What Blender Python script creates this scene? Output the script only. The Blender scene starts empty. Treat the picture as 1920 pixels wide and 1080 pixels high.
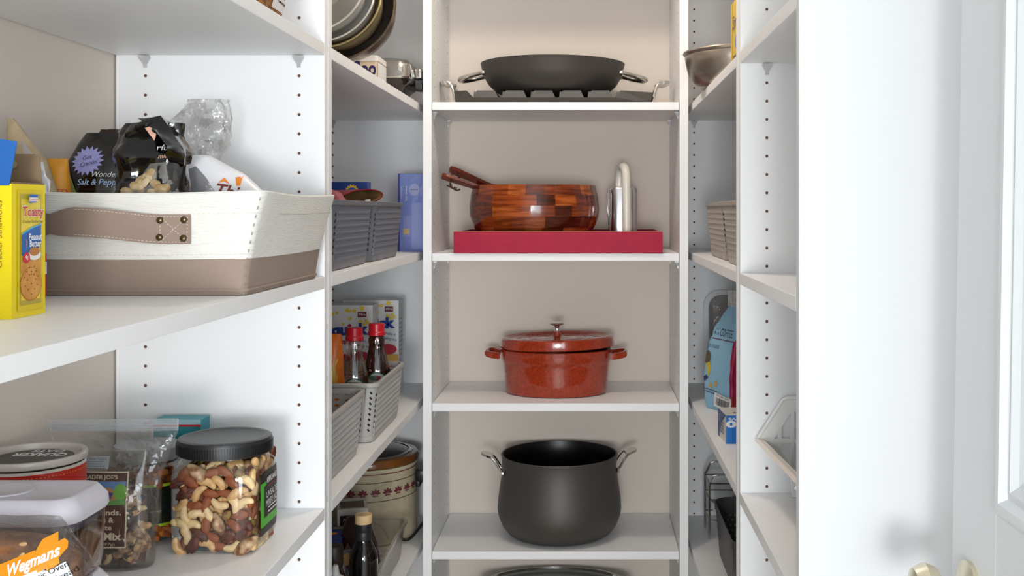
import bpy, bmesh, math, random
from mathutils import Vector, Matrix, noise
from mathutils.bvhtree import BVHTree
PI = math.pi
rnd = random.Random(7)
S = bpy.context.scene
COL = S.collection

# ------------------------------------------------------------------ camera, world, lights, exposure
cd = bpy.data.cameras.new('camera'); cam = bpy.data.objects.new('camera', cd); COL.objects.link(cam)
cam.location = (0, 0, 1.5); cam.rotation_euler = (PI/2, 0, 0)
cd.sensor_width = 36; cd.lens = 37.5; cd.shift_x = -145/1920; cd.shift_y = -145/1920
cd.clip_start = 0.05
S.camera = cam
W = bpy.data.worlds.new('world'); S.world = W; W.use_nodes = True
W.node_tree.nodes['Background'].inputs[0].default_value = (0.86, 0.94, 1.0, 1)
W.node_tree.nodes['Background'].inputs[1].default_value = 0.8
def lamp(name, kind, loc, energy, color, size, target=None):
    d = bpy.data.lights.new(name, kind); d.energy = energy; d.color = color
    if kind == 'AREA':
        d.shape = 'DISK'; d.size = size
    else:
        d.shadow_soft_size = size
    o = bpy.data.objects.new(name, d); COL.objects.link(o); o.location = loc
    if target:
        o.rotation_euler = (Vector(target) - Vector(loc)).to_track_quat('-Z', 'Y').to_euler()
    return o
lamp('flash_softbox', 'AREA', (-0.05, -1.6, 1.22), 8.5, (1.0, 0.99, 0.98), 0.45, (-0.95, 2.0, 1.2)).data.spread = math.radians(110)
lamp('added_fill', 'AREA', (1.25, -2.4, 1.40), 37, (0.90, 0.955, 1.0), 1.7, (-0.30, 2.6, 1.3))  # added fill lamp, no known window: brightens the deep left bay
lamp('added_fill', 'AREA', (-1.15, -2.4, 1.40), 31, (0.90, 0.955, 1.0), 1.7, (0.20, 2.6, 1.3))  # second added fill, no known window: brightens the deep right bay
lamp('added_fill', 'AREA', (0.05, -3.2, 1.40), 26, (0.90, 0.955, 1.0), 1.0, (-0.10, 2.6, 1.3))  # added centre fill, no known window: lifts the far unit
lamp('ceiling_lamp', 'POINT', (-0.09, 2.24, 2.33), 7.5, (1.0, 0.87, 0.74), 0.05)
vs = S.view_settings
vs.view_transform = 'Standard'; vs.look = 'None'; vs.gamma = 1; vs.exposure = 0.44; vs.use_curve_mapping = False

# ------------------------------------------------------------------ materials
def lin(h):
    h = h.lstrip('#'); r = [int(h[i:i+2], 16)/255 for i in (0, 2, 4)]
    return tuple(c/12.92 if c <= .04045 else ((c+.055)/1.055)**2.4 for c in r) + (1,)
MATS = {}
def M(name, hexc, rough=.5, metal=0, bump=0, bscale=200, var=0, vscale=30, coat=0, hex2=None, stretch=None, spec=None):
    if name in MATS: return MATS[name]
    m = bpy.data.materials.new(name); m.use_nodes = True; MATS[name] = m
    nt = m.node_tree; b = nt.nodes['Principled BSDF']
    b.inputs['Base Color'].default_value = lin(hexc); b.inputs['Roughness'].default_value = rough
    b.inputs['Metallic'].default_value = metal; b.inputs['Coat Weight'].default_value = coat
    if spec is not None: b.inputs['Specular IOR Level'].default_value = spec
    tc = nt.nodes.new('ShaderNodeTexCoord'); src = tc.outputs['Object']
    if stretch:
        mp = nt.nodes.new('ShaderNodeMapping'); mp.inputs['Scale'].default_value = stretch
        nt.links.new(src, mp.inputs[0]); src = mp.outputs[0]
    if var or hex2:
        n = nt.nodes.new('ShaderNodeTexNoise'); n.inputs['Scale'].default_value = vscale; n.inputs['Detail'].default_value = 4
        nt.links.new(src, n.inputs['Vector'])
        r = nt.nodes.new('ShaderNodeValToRGB'); c = lin(hexc)
        c2 = lin(hex2) if hex2 else tuple(x*(1-var) for x in c[:3])+(1,)
        r.color_ramp.elements[0].color = c2; r.color_ramp.elements[1].color = c
        r.color_ramp.elements[0].position = .38; r.color_ramp.elements[1].position = .62
        nt.links.new(n.outputs['Fac'], r.inputs[0]); nt.links.new(r.outputs[0], b.inputs['Base Color'])
    if bump:
        n2 = nt.nodes.new('ShaderNodeTexNoise'); n2.inputs['Scale'].default_value = bscale; n2.inputs['Detail'].default_value = 3
        nt.links.new(src, n2.inputs['Vector'])
        bp = nt.nodes.new('ShaderNodeBump'); bp.inputs['Strength'].default_value = bump; bp.inputs['Distance'].default_value = .002
        nt.links.new(n2.outputs['Fac'], bp.inputs['Height']); nt.links.new(bp.outputs[0], b.inputs['Normal'])
    return m
def CLEAR(name, tint='ffffff', gloss=.12, rough=.06, haze=0.0, bump=0, bscale=40):
    if name in MATS: return MATS[name]
    m = bpy.data.materials.new(name); m.use_nodes = True; MATS[name] = m
    nt = m.node_tree; nt.nodes.remove(nt.nodes['Principled BSDF']); out = nt.nodes['Material Output']
    t = nt.nodes.new('ShaderNodeBsdfTransparent'); t.inputs[0].default_value = lin(tint)
    g = nt.nodes.new('ShaderNodeBsdfGlossy'); g.inputs['Roughness'].default_value = rough; g.inputs[0].default_value = (1, 1, 1, 1)
    lw = nt.nodes.new('ShaderNodeLayerWeight'); lw.inputs[0].default_value = .35
    mr = nt.nodes.new('ShaderNodeMapRange'); mr.inputs[3].default_value = gloss*.35; mr.inputs[4].default_value = min(.75, gloss*3.2)
    nt.links.new(lw.outputs['Fresnel'], mr.inputs[0])
    mx = nt.nodes.new('ShaderNodeMixShader'); nt.links.new(mr.outputs[0], mx.inputs[0])
    nt.links.new(g.outputs[0], mx.inputs[2])
    src = t.outputs[0]
    if haze:
        d = nt.nodes.new('ShaderNodeBsdfDiffuse'); d.inputs[0].default_value = (.8, .8, .8, 1)
        mh = nt.nodes.new('ShaderNodeMixShader'); mh.inputs[0].default_value = haze
        nt.links.new(t.outputs[0], mh.inputs[1]); nt.links.new(d.outputs[0], mh.inputs[2]); src = mh.outputs[0]
    nt.links.new(src, mx.inputs[1]); nt.links.new(mx.outputs[0], out.inputs[0])
    if bump:
        tc = nt.nodes.new('ShaderNodeTexCoord')
        n2 = nt.nodes.new('ShaderNodeTexNoise'); n2.inputs['Scale'].default_value = bscale; n2.inputs['Detail'].default_value = 3
        nt.links.new(tc.outputs['Object'], n2.inputs['Vector'])
        bp = nt.nodes.new('ShaderNodeBump'); bp.inputs['Strength'].default_value = bump; bp.inputs['Distance'].default_value = .01
        nt.links.new(n2.outputs['Fac'], bp.inputs['Height'])
        nt.links.new(bp.outputs[0], g.inputs['Normal']); nt.links.new(bp.outputs[0], lw.inputs['Normal'])
    return m
white = M('white_melamine', 'f7f8f9', .42, bump=.05, bscale=300)
edge = M('white_edge_band', 'f2f3f4', .45)
beige = M('beige_wall_paint', 'e3d8cd', .8, bump=.15, bscale=250)
holem = M('raw_chipboard_hole', '6a4a38', .9)
clipm = CLEAR('clear_clip', 'f4f6f8', .3, .15, haze=.55)
doorm = M('white_door_paint', 'e6eaec', .38, bump=.12, bscale=60, stretch=(8, 8, .6))
wallw = M('white_wall_paint', 'f8f8f7', .6)
anod = M('hard_anodised', '57534f', .5, .5, bump=.08, bscale=900)
steel = M('polished_steel', 'd5d2cc', .14, 1)
steeld = M('dark_tin', '6d6258', .3, 1, var=.3)
gold = M('warm_tin', 'b9a67e', .2, 1)
chrome = M('chrome', 'dcdcdc', .08, 1)
brushed = M('brushed_steel', 'cfcfd2', .28, 1, stretch=(30, 30, 1))
blackp = M('black_plastic', '17181a', .35)
whitep = M('white_plastic', 'f0f0ee', .35)
black = M('black_ink', '0d0d0f', .5)
whitei = M('white_ink', 'f4f4f4', .5)
paperw = M('white_paper', 'eceaea', .6)
clear = CLEAR('clear_plastic', 'fafafa', .16, .05)
film = CLEAR('clear_film', 'fbfbfb', .14, .10, haze=.015, bump=.9, bscale=35)
filmz = CLEAR('freezer_film', 'fafafa', .10, .10, haze=.02, bump=.7, bscale=30)

# ------------------------------------------------------------------ object helpers
def thing(name, label=None, cat=None, loc=(0, 0, 0), rz=0, group=None, kind=None, rot=None):
    o = bpy.data.objects.new(name, None); COL.objects.link(o); o.empty_display_size = .05
    o.location = loc; o.rotation_euler = rot or (0, 0, rz)
    props(o, label, cat, group, kind); return o
def props(o, label=None, cat=None, group=None, kind=None):
    for k, v in (('label', label), ('category', cat), ('group', group), ('kind', kind)):
        if v: o[k] = v
    return o
def world_of(o):
    m = o.matrix_basis.copy()
    while o.parent is not None:
        o = o.parent; m = o.matrix_basis @ m
    return m
def obj(name, bm, mat, parent=None, smooth=False, world=False, kind=None, label=None, recalc=True):
    if recalc: bmesh.ops.recalc_face_normals(bm, faces=bm.faces)
    if world and parent is not None: bmesh.ops.transform(bm, matrix=world_of(parent).inverted(), verts=bm.verts)
    me = bpy.data.meshes.new(name); bm.to_mesh(me); bm.free()
    if smooth:
        ang = math.radians(38 if smooth is True else smooth)
        for p in me.polygons: p.use_smooth = True
        me.set_sharp_from_angle(angle=ang)
    me.materials.append(mat)
    o = bpy.data.objects.new(name, me); COL.objects.link(o); o.parent = parent
    if kind: o['kind'] = kind
    if label: o['label'] = label
    return o
def dup(o, loc=None, rot=None, label=None, parent=None):
    c = o.copy(); COL.objects.link(c)
    if parent is not None: c.parent = parent
    if loc is not None: c.location = loc
    if rot is not None: c.rotation_euler = rot
    if label: c['label'] = label
    for ch in [k for k in COL.objects if k.parent == o]: dup(ch, parent=c)
    return c
B = bmesh.new
def box(bm, x0, x1, y0, y1, z0, z1, bev=0, mat=None):
    r = bmesh.ops.create_cube(bm, size=1)['verts']
    for v in r:
        v.co = Vector(((x0+x1)/2+v.co.x*(x1-x0), (y0+y1)/2+v.co.y*(y1-y0), (z0+z1)/2+v.co.z*(z1-z0)))
    if bev:
        es = list({e for v in r for e in v.link_edges})
        rr = bmesh.ops.bevel(bm, geom=es, offset=bev, segments=2, affect='EDGES', profile=.6)
        r = list({v for f in rr['faces'] for v in f.verts} | {v for v in r if v.is_valid})
    if mat is not None:
        for v in r: v.co = mat @ v.co
    return bm
def loft(bm, rings, cap0=True, cap1=True, closed=True, loop=False):
    vs_ = [[bm.verts.new(p) for p in r] for r in rings]; n = len(rings[0])
    seq = list(range(len(rings)))
    prs = list(zip(seq, seq[1:])) + ([(seq[-1], 0)] if loop else [])
    for a, b in prs:
        for i in range(n if closed else n-1):
            j = (i+1) % n
            try: bm.faces.new((vs_[a][i], vs_[a][j], vs_[b][j], vs_[b][i]))
            except ValueError: pass
    if cap0 and closed and not loop: bm.faces.new(vs_[0][::-1])
    if cap1 and closed and not loop: bm.faces.new(vs_[-1])
    return bm
def circ(rx, ry, z, n=40, cx=0, cy=0):
    return [Vector((cx+rx*math.cos(2*PI*i/n), cy+ry*math.sin(2*PI*i/n), z)) for i in range(n)]
def lathe(bm, prof, n=40, cx=0, cy=0, sy=1, cap0=True, cap1=True, loop=False):
    return loft(bm, [circ(max(r, 1e-4), max(r, 1e-4)*sy, z, n, cx, cy) for r, z in prof], cap0, cap1, loop=loop)
def rr(hx, hy, r, z, k=5, cx=0, cy=0):
    pts = []; r = min(r, hx, hy)
    for sx, sy, a0 in ((1, 1, 0), (-1, 1, 90), (-1, -1, 180), (1, -1, 270)):
        for i in range(k+1):
            a = math.radians(a0+90*i/k)
            pts.append(Vector((cx+sx*(hx-r)+r*math.cos(a), cy+sy*(hy-r)+r*math.sin(a), z)))
    return pts
def rrl(bm, prof, k=5, cap0=True, cap1=True, cx=0, cy=0, loop=False):
    return loft(bm, [rr(hx, hy, r, z, k, cx, cy) for hx, hy, r, z in prof], cap0, cap1, loop=loop)
def tube(bm, pts, r, n=8, closed=False, sx=1):
    pts = [Vector(p) for p in pts]; m = len(pts)
    rs = r if isinstance(r, (list, tuple)) else [r]*m
    rings = []; up = None
    for i, p in enumerate(pts):
        a = pts[i-1] if (i > 0 or closed) else p; b = pts[(i+1) % m] if (i < m-1 or closed) else p
        t = (b-a).normalized() if (b-a).length > 0 else Vector((0, 0, 1))
        if up is None: up = t.orthogonal().normalized()
        up = (up - t*up.dot(t))
        up = up.normalized() if up.length > 1e-6 else t.orthogonal().normalized()
        s = t.cross(up)
        rings.append([p+rs[i]*(math.cos(2*PI*k/n)*up*sx+math.sin(2*PI*k/n)*s) for k in range(n)])
    return loft(bm, rings, loop=closed)
def ribbon(bm, pts, wvec, hw, th):
    """a strap: centre line pts, width +-hw along wvec, thickness th"""
    pts = [Vector(p) for p in pts]; w = Vector(wvec).normalized(); rings = []
    for i, p in enumerate(pts):
        a = pts[max(i-1, 0)]; b = pts[min(i+1, len(pts)-1)]
        t = (b-a).normalized(); nn = t.cross(w).normalized()
        h = hw[i] if isinstance(hw, (list, tuple)) else hw
        rings.append([p+w*h+nn*th/2, p-w*h+nn*th/2, p-w*h-nn*th/2, p+w*h-nn*th/2])
    return loft(bm, rings)
def prism(bm, poly, axis, a0, a1):
    """polygon (u,v) extruded along an axis: 'y' -> (x,z), 'x' -> (y,z), 'z' -> (x,y)"""
    f = {'y': lambda u, v, a: (u, a, v), 'x': lambda u, v, a: (a, u, v), 'z': lambda u, v, a: (u, v, a)}[axis]
    return loft(bm, [[Vector(f(u, v, a)) for u, v in poly] for a in (a0, a1)])
def bez(p0, p1, p2, p3, n=10):
    o = []
    for i in range(n+1):
        t = i/n; o.append(Vector(p0)*(1-t)**3+Vector(p1)*3*t*(1-t)**2+Vector(p2)*3*t*t*(1-t)+Vector(p3)*t**3)
    return o
def bag(bm, rings, n=28, amp=.004, fr=22, seed=0, pw=.8, amp_top=None):
    """rings: (z, hx, hy, cx, cy); super-ellipse cross sections with crinkle"""
    out = []; m = len(rings)
    off = Vector((seed*3.7, seed*1.3, 0))
    for k, (z, hx, hy, cx, cy) in enumerate(rings):
        a_ = amp if amp_top is None else amp+(amp_top-amp)*k/(m-1)
        pts = []
        for i in range(n):
            a = 2*PI*i/n; c, s = math.cos(a), math.sin(a)
            p = Vector((cx+hx*math.copysign(abs(c)**pw, c), cy+hy*math.copysign(abs(s)**pw, s), z))
            if a_ and k > 0:
                q = p*fr+off
                d = noise.noise(q)+.6*abs(noise.noise(q*2.3))
                p += Vector((c*.7, s, .35*noise.noise(q*1.3+Vector((9, 9, 9)))))*a_*d
            pts.append(p)
        out.append(pts)
    return loft(bm, out)
def interp(keys, n):
    """smooth resample of key rings"""
    out = []
    for i in range(n+1):
        t = i/n*(len(keys)-1); a = min(int(t), len(keys)-2); f = t-a; f = f*f*(3-2*f)*.5+f*.5
        out.append(tuple(keys[a][j]*(1-f)+keys[a+1][j]*f for j in range(len(keys[0]))))
    return out
def bvh_of(o):
    bm = B(); bm.from_mesh(o.data); t = BVHTree.FromBMesh(bm); bm.free(); return t

class Face:
    """a printed face: origin, u and v directions in the parent's local space; prints are projected on to bvh when given"""
    def __init__(s, parent, origin, u, v, bvh=None, eps=.0005):
        s.p = parent; s.o = Vector(origin); s.u = Vector(u).normalized(); s.v = Vector(v).normalized()
        s.n = s.u.cross(s.v).normalized(); s.b = bvh; s.eps = eps; s.k = 0
    def at(s, x, y, lift=0):
        p = s.o+s.u*x+s.v*y
        if s.b is not None:
            h = s.b.ray_cast(p+s.n*.12, -s.n, .4)
            if h[0] is not None: p = h[0]
            else:
                h = s.b.find_nearest(p)
                if h[0] is not None: p = h[0]
        return p+s.n*(s.eps+lift)
    def _lift(s):
        s.k += 1; return s.k*.00016
    def _emit(s, bm, mat, name, smooth=False):
        lf = s._lift()
        for v in bm.verts: v.co = s.at(v.co.x, v.co.y, lf)
        o = obj(name, bm, mat, s.p, recalc=False, smooth=80 if s.b is not None else False); return o
    def rect(s, x0, x1, y0, y1, mat, name='printed_panel', rot=0):
        bm = B(); n = 8 if s.b is not None else 1
        cx, cy = (x0+x1)/2, (y0+y1)/2; c, q = math.cos(rot), math.sin(rot)
        g = [[None]*(n+1) for _ in range(n+1)]
        for i in range(n+1):
            for j in range(n+1):
                dx, dy = (x1-x0)*(i/n-.5), (y1-y0)*(j/n-.5)
                g[i][j] = bm.verts.new((cx+dx*c-dy*q, cy+dx*q+dy*c, 0))
        for i in range(n):
            for j in range(n): bm.faces.new((g[i][j], g[i+1][j], g[i+1][j+1], g[i][j+1]))
        return s._emit(bm, mat, name)
    def poly(s, pts, mat, name='printed_shape'):
        bm = B(); n = 3 if s.b is not None else 1
        cx = sum(p[0] for p in pts)/len(pts); cy = sum(p[1] for p in pts)/len(pts)
        if s.b is not None:
            q = []
            for i, p in enumerate(pts):
                p2 = pts[(i+1) % len(pts)]; q += [p, ((p[0]+p2[0])/2, (p[1]+p2[1])/2)]
            pts = q
        c = bm.verts.new((cx, cy, 0)); prev = None
        for k in range(1, n+1):
            ring = [bm.verts.new((cx+(p[0]-cx)*k/n, cy+(p[1]-cy)*k/n, 0)) for p in pts]
            m = len(ring)
            for i in range(m):
                j = (i+1) % m
                bm.faces.new((c, ring[i], ring[j]) if prev is None else (prev[i], ring[i], ring[j], prev[j]))
            prev = ring
        return s._emit(bm, mat, name)
    def ell(s, cx, cy, rx, ry, mat, name='printed_disc', rot=0, n=28):
        c, q = math.cos(rot), math.sin(rot)
        return s.poly([(cx+rx*math.cos(a)*c-ry*math.sin(a)*q, cy+rx*math.cos(a)*q+ry*math.sin(a)*c) for a in (2*PI*i/n for i in range(n))], mat, name)
    def star(s, cx, cy, r0, r1, k, mat, name='printed_burst', sx=1, rot=0):
        pts = []
        for i in range(2*k):
            a = PI*i/k; r = r1 if i % 2 else r0
            x, y = sx*r*math.cos(a), r*math.sin(a)
            pts.append((cx+x*math.cos(rot)-y*math.sin(rot), cy+x*math.sin(rot)+y*math.cos(rot)))
        return s.poly(pts, mat, name)
    def text(s, t, x, y, h, mat, width=None, bold=0, shear=0, rot=0, name='lettering', align='CENTER'):
        c = bpy.data.curves.new('t', 'FONT'); c.body = t; c.size = 1; c.offset = bold; c.shear = shear; c.resolution_u = 3
        c.align_x = align; c.align_y = 'CENTER'
        to = bpy.data.objects.new('t', c); me = bpy.data.meshes.new_from_object(to)
        bm = B(); bm.from_mesh(me); bpy.data.objects.remove(to); bpy.data.curves.remove(c); bpy.data.meshes.remove(me)
        if not bm.verts: bm.free(); return None
        k = h/.72; xs = [v.co.x for v in bm.verts]; kx = k
        if width: kx = width/max(1e-6, max(xs)-min(xs))
        co, si = math.cos(rot), math.sin(rot)
        for v in bm.verts:
            a, b = v.co.x*kx, v.co.y*k
            v.co = Vector((x+a*co-b*si, y+a*si+b*co, 0))
        if s.b is not None:
            bmesh.ops.triangulate(bm, faces=bm.faces)
        return s._emit(bm, mat, name)
    def lines(s, x0, x1, y, dy, n, h, mat, name='small_print', ragged=.25, rot=0):
        """unreadable small print: thin dashes, one object"""
        bm = B()
        for i in range(n):
            x = x0
            end = x1-(x1-x0)*ragged*rnd.random()
            while x < end:
                w = min(end-x, h*rnd.uniform(1.5, 4)); yy = y-i*dy
                q = [(x, yy), (x+w, yy), (x+w, yy+h), (x, yy+h)]
                if rot: q = [(x0+(a-x0)*math.cos(rot)-(b-y)*math.sin(rot), y+(a-x0)*math.sin(rot)+(b-y)*math.cos(rot)) for a, b in q]
                bm.faces.new([bm.verts.new((a, b, 0)) for a, b in q]); x += w+h*.7
        return s._emit(bm, mat, name)
def front(p, x, y, z, bvh=None, eps=.0005): return Face(p, (x, y, z), (1, 0, 0), (0, 0, 1), bvh, eps)

# ------------------------------------------------------------------ the room
FL, CE = 0.10, 2.54
XL, XR, YB, YF = -0.786, 0.613, 3.072, -0.15
def struct(name, bm, mat, smooth=False):
    o = obj(name, bm, mat, smooth=smooth); o['kind'] = 'structure'; return o
tile = M('floor_tile', 'e2d9cc', .4, var=.12, vscale=6)
struct('floor', box(B(), XL-.1, XR+.1, YF, YB+.1, FL-.1, FL), tile)
struct('ceiling', box(B(), XL-.1, XR+.1, YF, YB+.1, CE, CE+.1), wallw)
struct('wall_left', box(B(), XL-.1, XL, YF, YB+.1, FL, CE), beige)
struct('wall_right', box(B(), XR, XR+.1, YF, YB+.1, FL, CE), beige)
struct('wall_back', box(B(), XL, XR, YB, YB+.1, FL, CE), beige)

# ------------------------------------------------------------------ the shelving
ZS = [0.630, 1.008, 1.391, 1.777, 2.161]            # tops of the shelves
def ybox(bm, *a): return box(bm, *a, bev=.0012)
HZ = [1.659+.032*k for k in range(-36, 20)]
def holes(parent, spots, nrm, name='pin_holes'):
    """shelf-pin holes: shallow cups let into the panel face, one object per panel"""
    bm = B(); n = Vector(nrm); a = n.orthogonal().normalized(); b = n.cross(a)
    for p in spots:
        p = Vector(p)
        r1 = [p+n*.00025+(a*math.cos(t)+b*math.sin(t))*.0027 for t in (2*PI*i/10 for i in range(10))]
        r2 = [p+n*.0002+(a*math.cos(t)+b*math.sin(t))*.0014 for t in (2*PI*i/10 for i in range(10))]
        loft(bm, [r1, r2], False, True)
    o = obj(name, bm, holem, parent, world=True, recalc=False, kind='stuff'); return o
def clip(parent, x, y, z, nrm):
    """clear plastic shelf support under a shelf: flat pad on top, wedge below, against a panel with normal nrm"""
    bm = B(); n = Vector(nrm); t = Vector((0, 0, 1)).cross(n)
    def q(u, w, d): return Vector((x, y, z))+t*u+Vector((0, 0, 1))*w+n*d
    prof = [(-.0085, -.001, .011), (-.0085, -.005, .009), (-.003, -.014, .004), (-.003, -.020, .002)]
    rings = [[q(-u0, w, .0004), q(-u0, w, d), q(u0, w, d), q(u0, w, .0004)] for u0, w, d in [(-a, b, c) for a, b, c in prof]]
    loft(bm, rings)
    return obj('shelf_support', bm, clipm, parent, world=True)
def panel(root, x0, x1, y0, y1, name='side_panel', mat=white):
    return obj(name, ybox(B(), x0, x1, y0, y1, FL+.002, 2.45), mat, root, world=True)
def shelf(root, x0, x1, y0, y1, z, clips=()):
    o = obj('shelf', ybox(B(), x0, x1, y0, y1, z-.020, z), white, root, world=True)
    for c in clips: clip(o, c[0], c[1], z-.0205, c[2])
    return o
FX, RX = -.438, .263                                 # front planes of the left and right runs
T = .022
# left run, near bay: y .78 -> 1.764 ; deep bay 1.814 -> 3.07
u = thing('shelving_unit', 'white open shelving bay at left holding the canvas bin and the nut jar', 'shelving', ((FX+XL)/2, .83, FL))
pa = panel(u, XL+.003, FX, 1.764, 1.786)
holes(pa, [(x, 1.764, z) for x in (-.480, -.734) for z in HZ], (0, -1, 0))
pb = panel(u, XL+.003, FX, -.122, -.1)
for z in ZS:
    cl = [(-.480, 1.764, (0, -1, 0)), (-.734, 1.764, (0, -1, 0))] if z > 1.5 else []
    shelf(u, XL+.0035, FX, -.099, 1.763, z, cl)
u = thing('shelving_unit', 'white deep corner shelving bay behind the left partition, holding steel bowls and grey baskets', 'shelving', ((FX+XL)/2, 2.4, FL))
pa = panel(u, XL+.003, FX, 1.792, 1.814)
obj('joint_strip', ybox(B(), FX-.05, FX-.002, 1.7865, 1.7915, FL+.002, 2.45), edge, u, world=True)
pb = panel(u, XL+.003, FX-.003, 3.048, 3.070, 'end_panel')
holes(pb, [(x, 3.048, z) for x in (-.733,) for z in HZ], (0, -1, 0))
for z in ZS:
    shelf(u, XL+.0035, FX, 1.815, 3.047, z, [(-.733, 3.048, (0, -1, 0))] if z > 1.5 else [])
# right run
u = thing('shelving_unit', 'white deep corner shelving bay behind the right partition, holding coffee bag and baskets', 'shelving', ((RX+XR)/2, 2.4, FL))
pa = panel(u, RX, XR-.003, 1.890, 1.912)
obj('joint_strip', ybox(B(), RX+.002, RX+.05, 1.8825, 1.8895, FL+.002, 2.45), edge, u, world=True)
pb = panel(u, RX+.003, XR-.003, 3.048, 3.070, 'end_panel')
holes(pb, [(x, 3.048, z) for x in (.2995, .56) for z in HZ], (0, -1, 0))
for z in ZS:
    shelf(u, RX, XR-.0035, 1.913, 3.047, z, [(.2995, 3.048, (0, -1, 0))] if z > 1.5 else [])
u = thing('shelving_unit', 'white narrow shelving bay at right holding the white plastic lattice rack', 'shelving', ((RX+XR)/2, 1.6, FL))
pa = panel(u, RX, XR-.003, 1.860, 1.882)
holes(pa, [(x, 1.860, z) for x in (.3095, .56) for z in HZ], (0, -1, 0))
panel(u, RX, XR-.003, 1.338, 1.357, 'end_panel', M('dimmed_end_panel', 'e2e4e6', .55))  # same white as the other panels, darkened in its colour to offset strong light
for z in ZS:
    shelf(u, RX, XR-.0035, 1.3575, 1.8595, z, [(.3095, 1.860, (0, -1, 0))] if z > 1.5 else [])
# centre unit
CX0, CX1, CY = -.4025, .2305, 2.721
u = thing('shelving_unit', 'white open shelving unit on the far wall holding the pots and the wooden bowl', 'shelving', ((CX0+CX1)/2, 2.9, FL))
pl_ = panel(u, CX0-T, CX0, CY, 3.070); pr_ = panel(u, CX1, CX1+T, CY, 3.070)
hy = (CY+.037, 3.07-.045)
holes(pl_, [(CX0, y, z) for y in hy for z in HZ], (1, 0, 0)); holes(pr_, [(CX1, y, z) for y in hy for z in HZ], (-1, 0, 0))
for z in [.252]+ZS:
    shelf(u, CX0+.0012, CX1-.0012, CY+.001, 3.068, z, [(x, y, (d, 0, 0)) for y in hy for x, d in ((CX0, 1), (CX1, -1))])

# ------------------------------------------------------------------ the open door at right
d = thing('door_1', loc=(.410, 1.2, FL+.02), rot=(0, math.radians(1.0), 0), kind='structure')
d.location.x = .410-(1.2-FL)*math.radians(1.0)
DW, DH = .70, 2.03
SW, MZ = .126, 1.035                                 # stile width, middle of the lock rail above the door foot
def dbox(bm, y0, y1, z0, z1, x0=0, x1=.035, bev=.001): return box(bm, x0, x1, -y1, -y0, z0, z1, bev)
obj('stile', dbox(B(), 0, SW, 0, DH), doorm, d); obj('stile', dbox(B(), DW-SW, DW, 0, DH), doorm, d)
RB, RT = 1.005, 1.075
for z0, z1 in ((0, .22), (RB, RT), (DH-.12, DH)): obj('rail', dbox(B(), SW+.0005, DW-SW-.0005, z0, z1), doorm, d)
for z0, z1 in ((.22, RB), (RT, DH-.12)):
    a, b = SW, DW-SW
    obj('field_panel', dbox(B(), a+.001, b-.001, z0+.001, z1-.001, .012, .023, 0), doorm, d)
    bm = B(); prof = [(0, 0), (.006, -.004), (.014, -.004), (.020, .004), (.028, .002), (.036, .008), (.046, .0115)]
    for i0, i1 in zip(prof, prof[1:]):
        ra = [Vector((i0[1], -(a+i0[0]), z0+i0[0])), Vector((i0[1], -(b-i0[0]), z0+i0[0])), Vector((i0[1], -(b-i0[0]), z1-i0[0])), Vector((i0[1], -(a+i0[0]), z1-i0[0]))]
        rb = [Vector((i1[1], -(a+i1[0]), z0+i1[0])), Vector((i1[1], -(b-i1[0]), z0+i1[0])), Vector((i1[1], -(b-i1[0]), z1-i1[0])), Vector((i1[1], -(a+i1[0]), z1-i1[0]))]
        loft(bm, [ra, rb], False, False)
    obj('moulding', bm, doorm, d)
brass = M('satin_knob', 'e0d6bc', .3, .7)
for sx in (-1, 1):
    bm = lathe(B(), [(.030, 0), (.031, .006), (.014, .010), (.011, .030), (.024, .038), (.028, .050), (.022, .062), (.006, .066)], 28)
    bmesh.ops.transform(bm, matrix=Matrix.Translation((0 if sx < 0 else .035, -.062, .975 if sx < 0 else .922)) @ Matrix.Rotation(sx*PI/2, 4, 'Y'), verts=bm.verts)
    obj('door_knob', bm, brass, d, smooth=True)

# ------------------------------------------------------------------ far wall unit, top shelf: grill pan and wok
Z0 = 1.7772
t = thing('grill_pan', 'dark grey rectangular grill pan with notched rim under the wok', 'pan', (-.093, 2.885, Z0))
gx = .257; top = .031
poly = [(-gx+.006, 0), (gx-.006, 0), (gx, top-.003)]
xs = [-gx+.0455+.0733*k for k in range(6)]
for x in reversed(xs):
    poly += [(x+.022, top), (x+.018, top), (x+.013, top-.004), (x+.009, top-.002), (x+.007, top-.0175), (x-.003, top-.0175), (x-.011, top)]
poly += [(-gx, top)]
bm = B(); 
for y0, y1 in ((-.150, .160),): prism(bm, poly, 'y', y0, y1)
for v in bm.verts:                                     # rounded plan corners
    if abs(v.co.x) > gx-.02 and v.co.y < 0: v.co.y += .018*(abs(v.co.x)-(gx-.02))/.02
obj('body', bm, anod, t)
for sx in (-1, 1):
    bm = B()
    for yy in (-.05, .05):
        tube(bm, bez((sx*(gx-.002), yy, .006), (sx*(gx+.014), yy, .02), (sx*(gx+.006), yy*.95, .058), (sx*(gx+.030), yy*.85, .066), 10), .0042, 8)
    ribbon(bm, bez((sx*(gx+.026), -.045, .0645), (sx*(gx+.048), -.03, .070), (sx*(gx+.048), .03, .070), (sx*(gx+.026), .045, .0645), 8), (sx*1, 0, -.15), .011, .008)
    obj('handle', bm, steel, t, smooth=True)
t = thing('wok', 'wide dark grey two-handled wok pan stacked on the grill pan', 'pan', (-.0985, 2.876, Z0+.0315))
prof = [(.108, 0), (.150, .008), (.172, .028), (.186, .052), (.1935, .083), (.1945, .0845), (.1915, .0845), (.184, .053), (.169, .030), (.147, .011), (.105, .004)]
obj('body', lathe(B(), prof, 72), anod, t, smooth=True)
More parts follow.
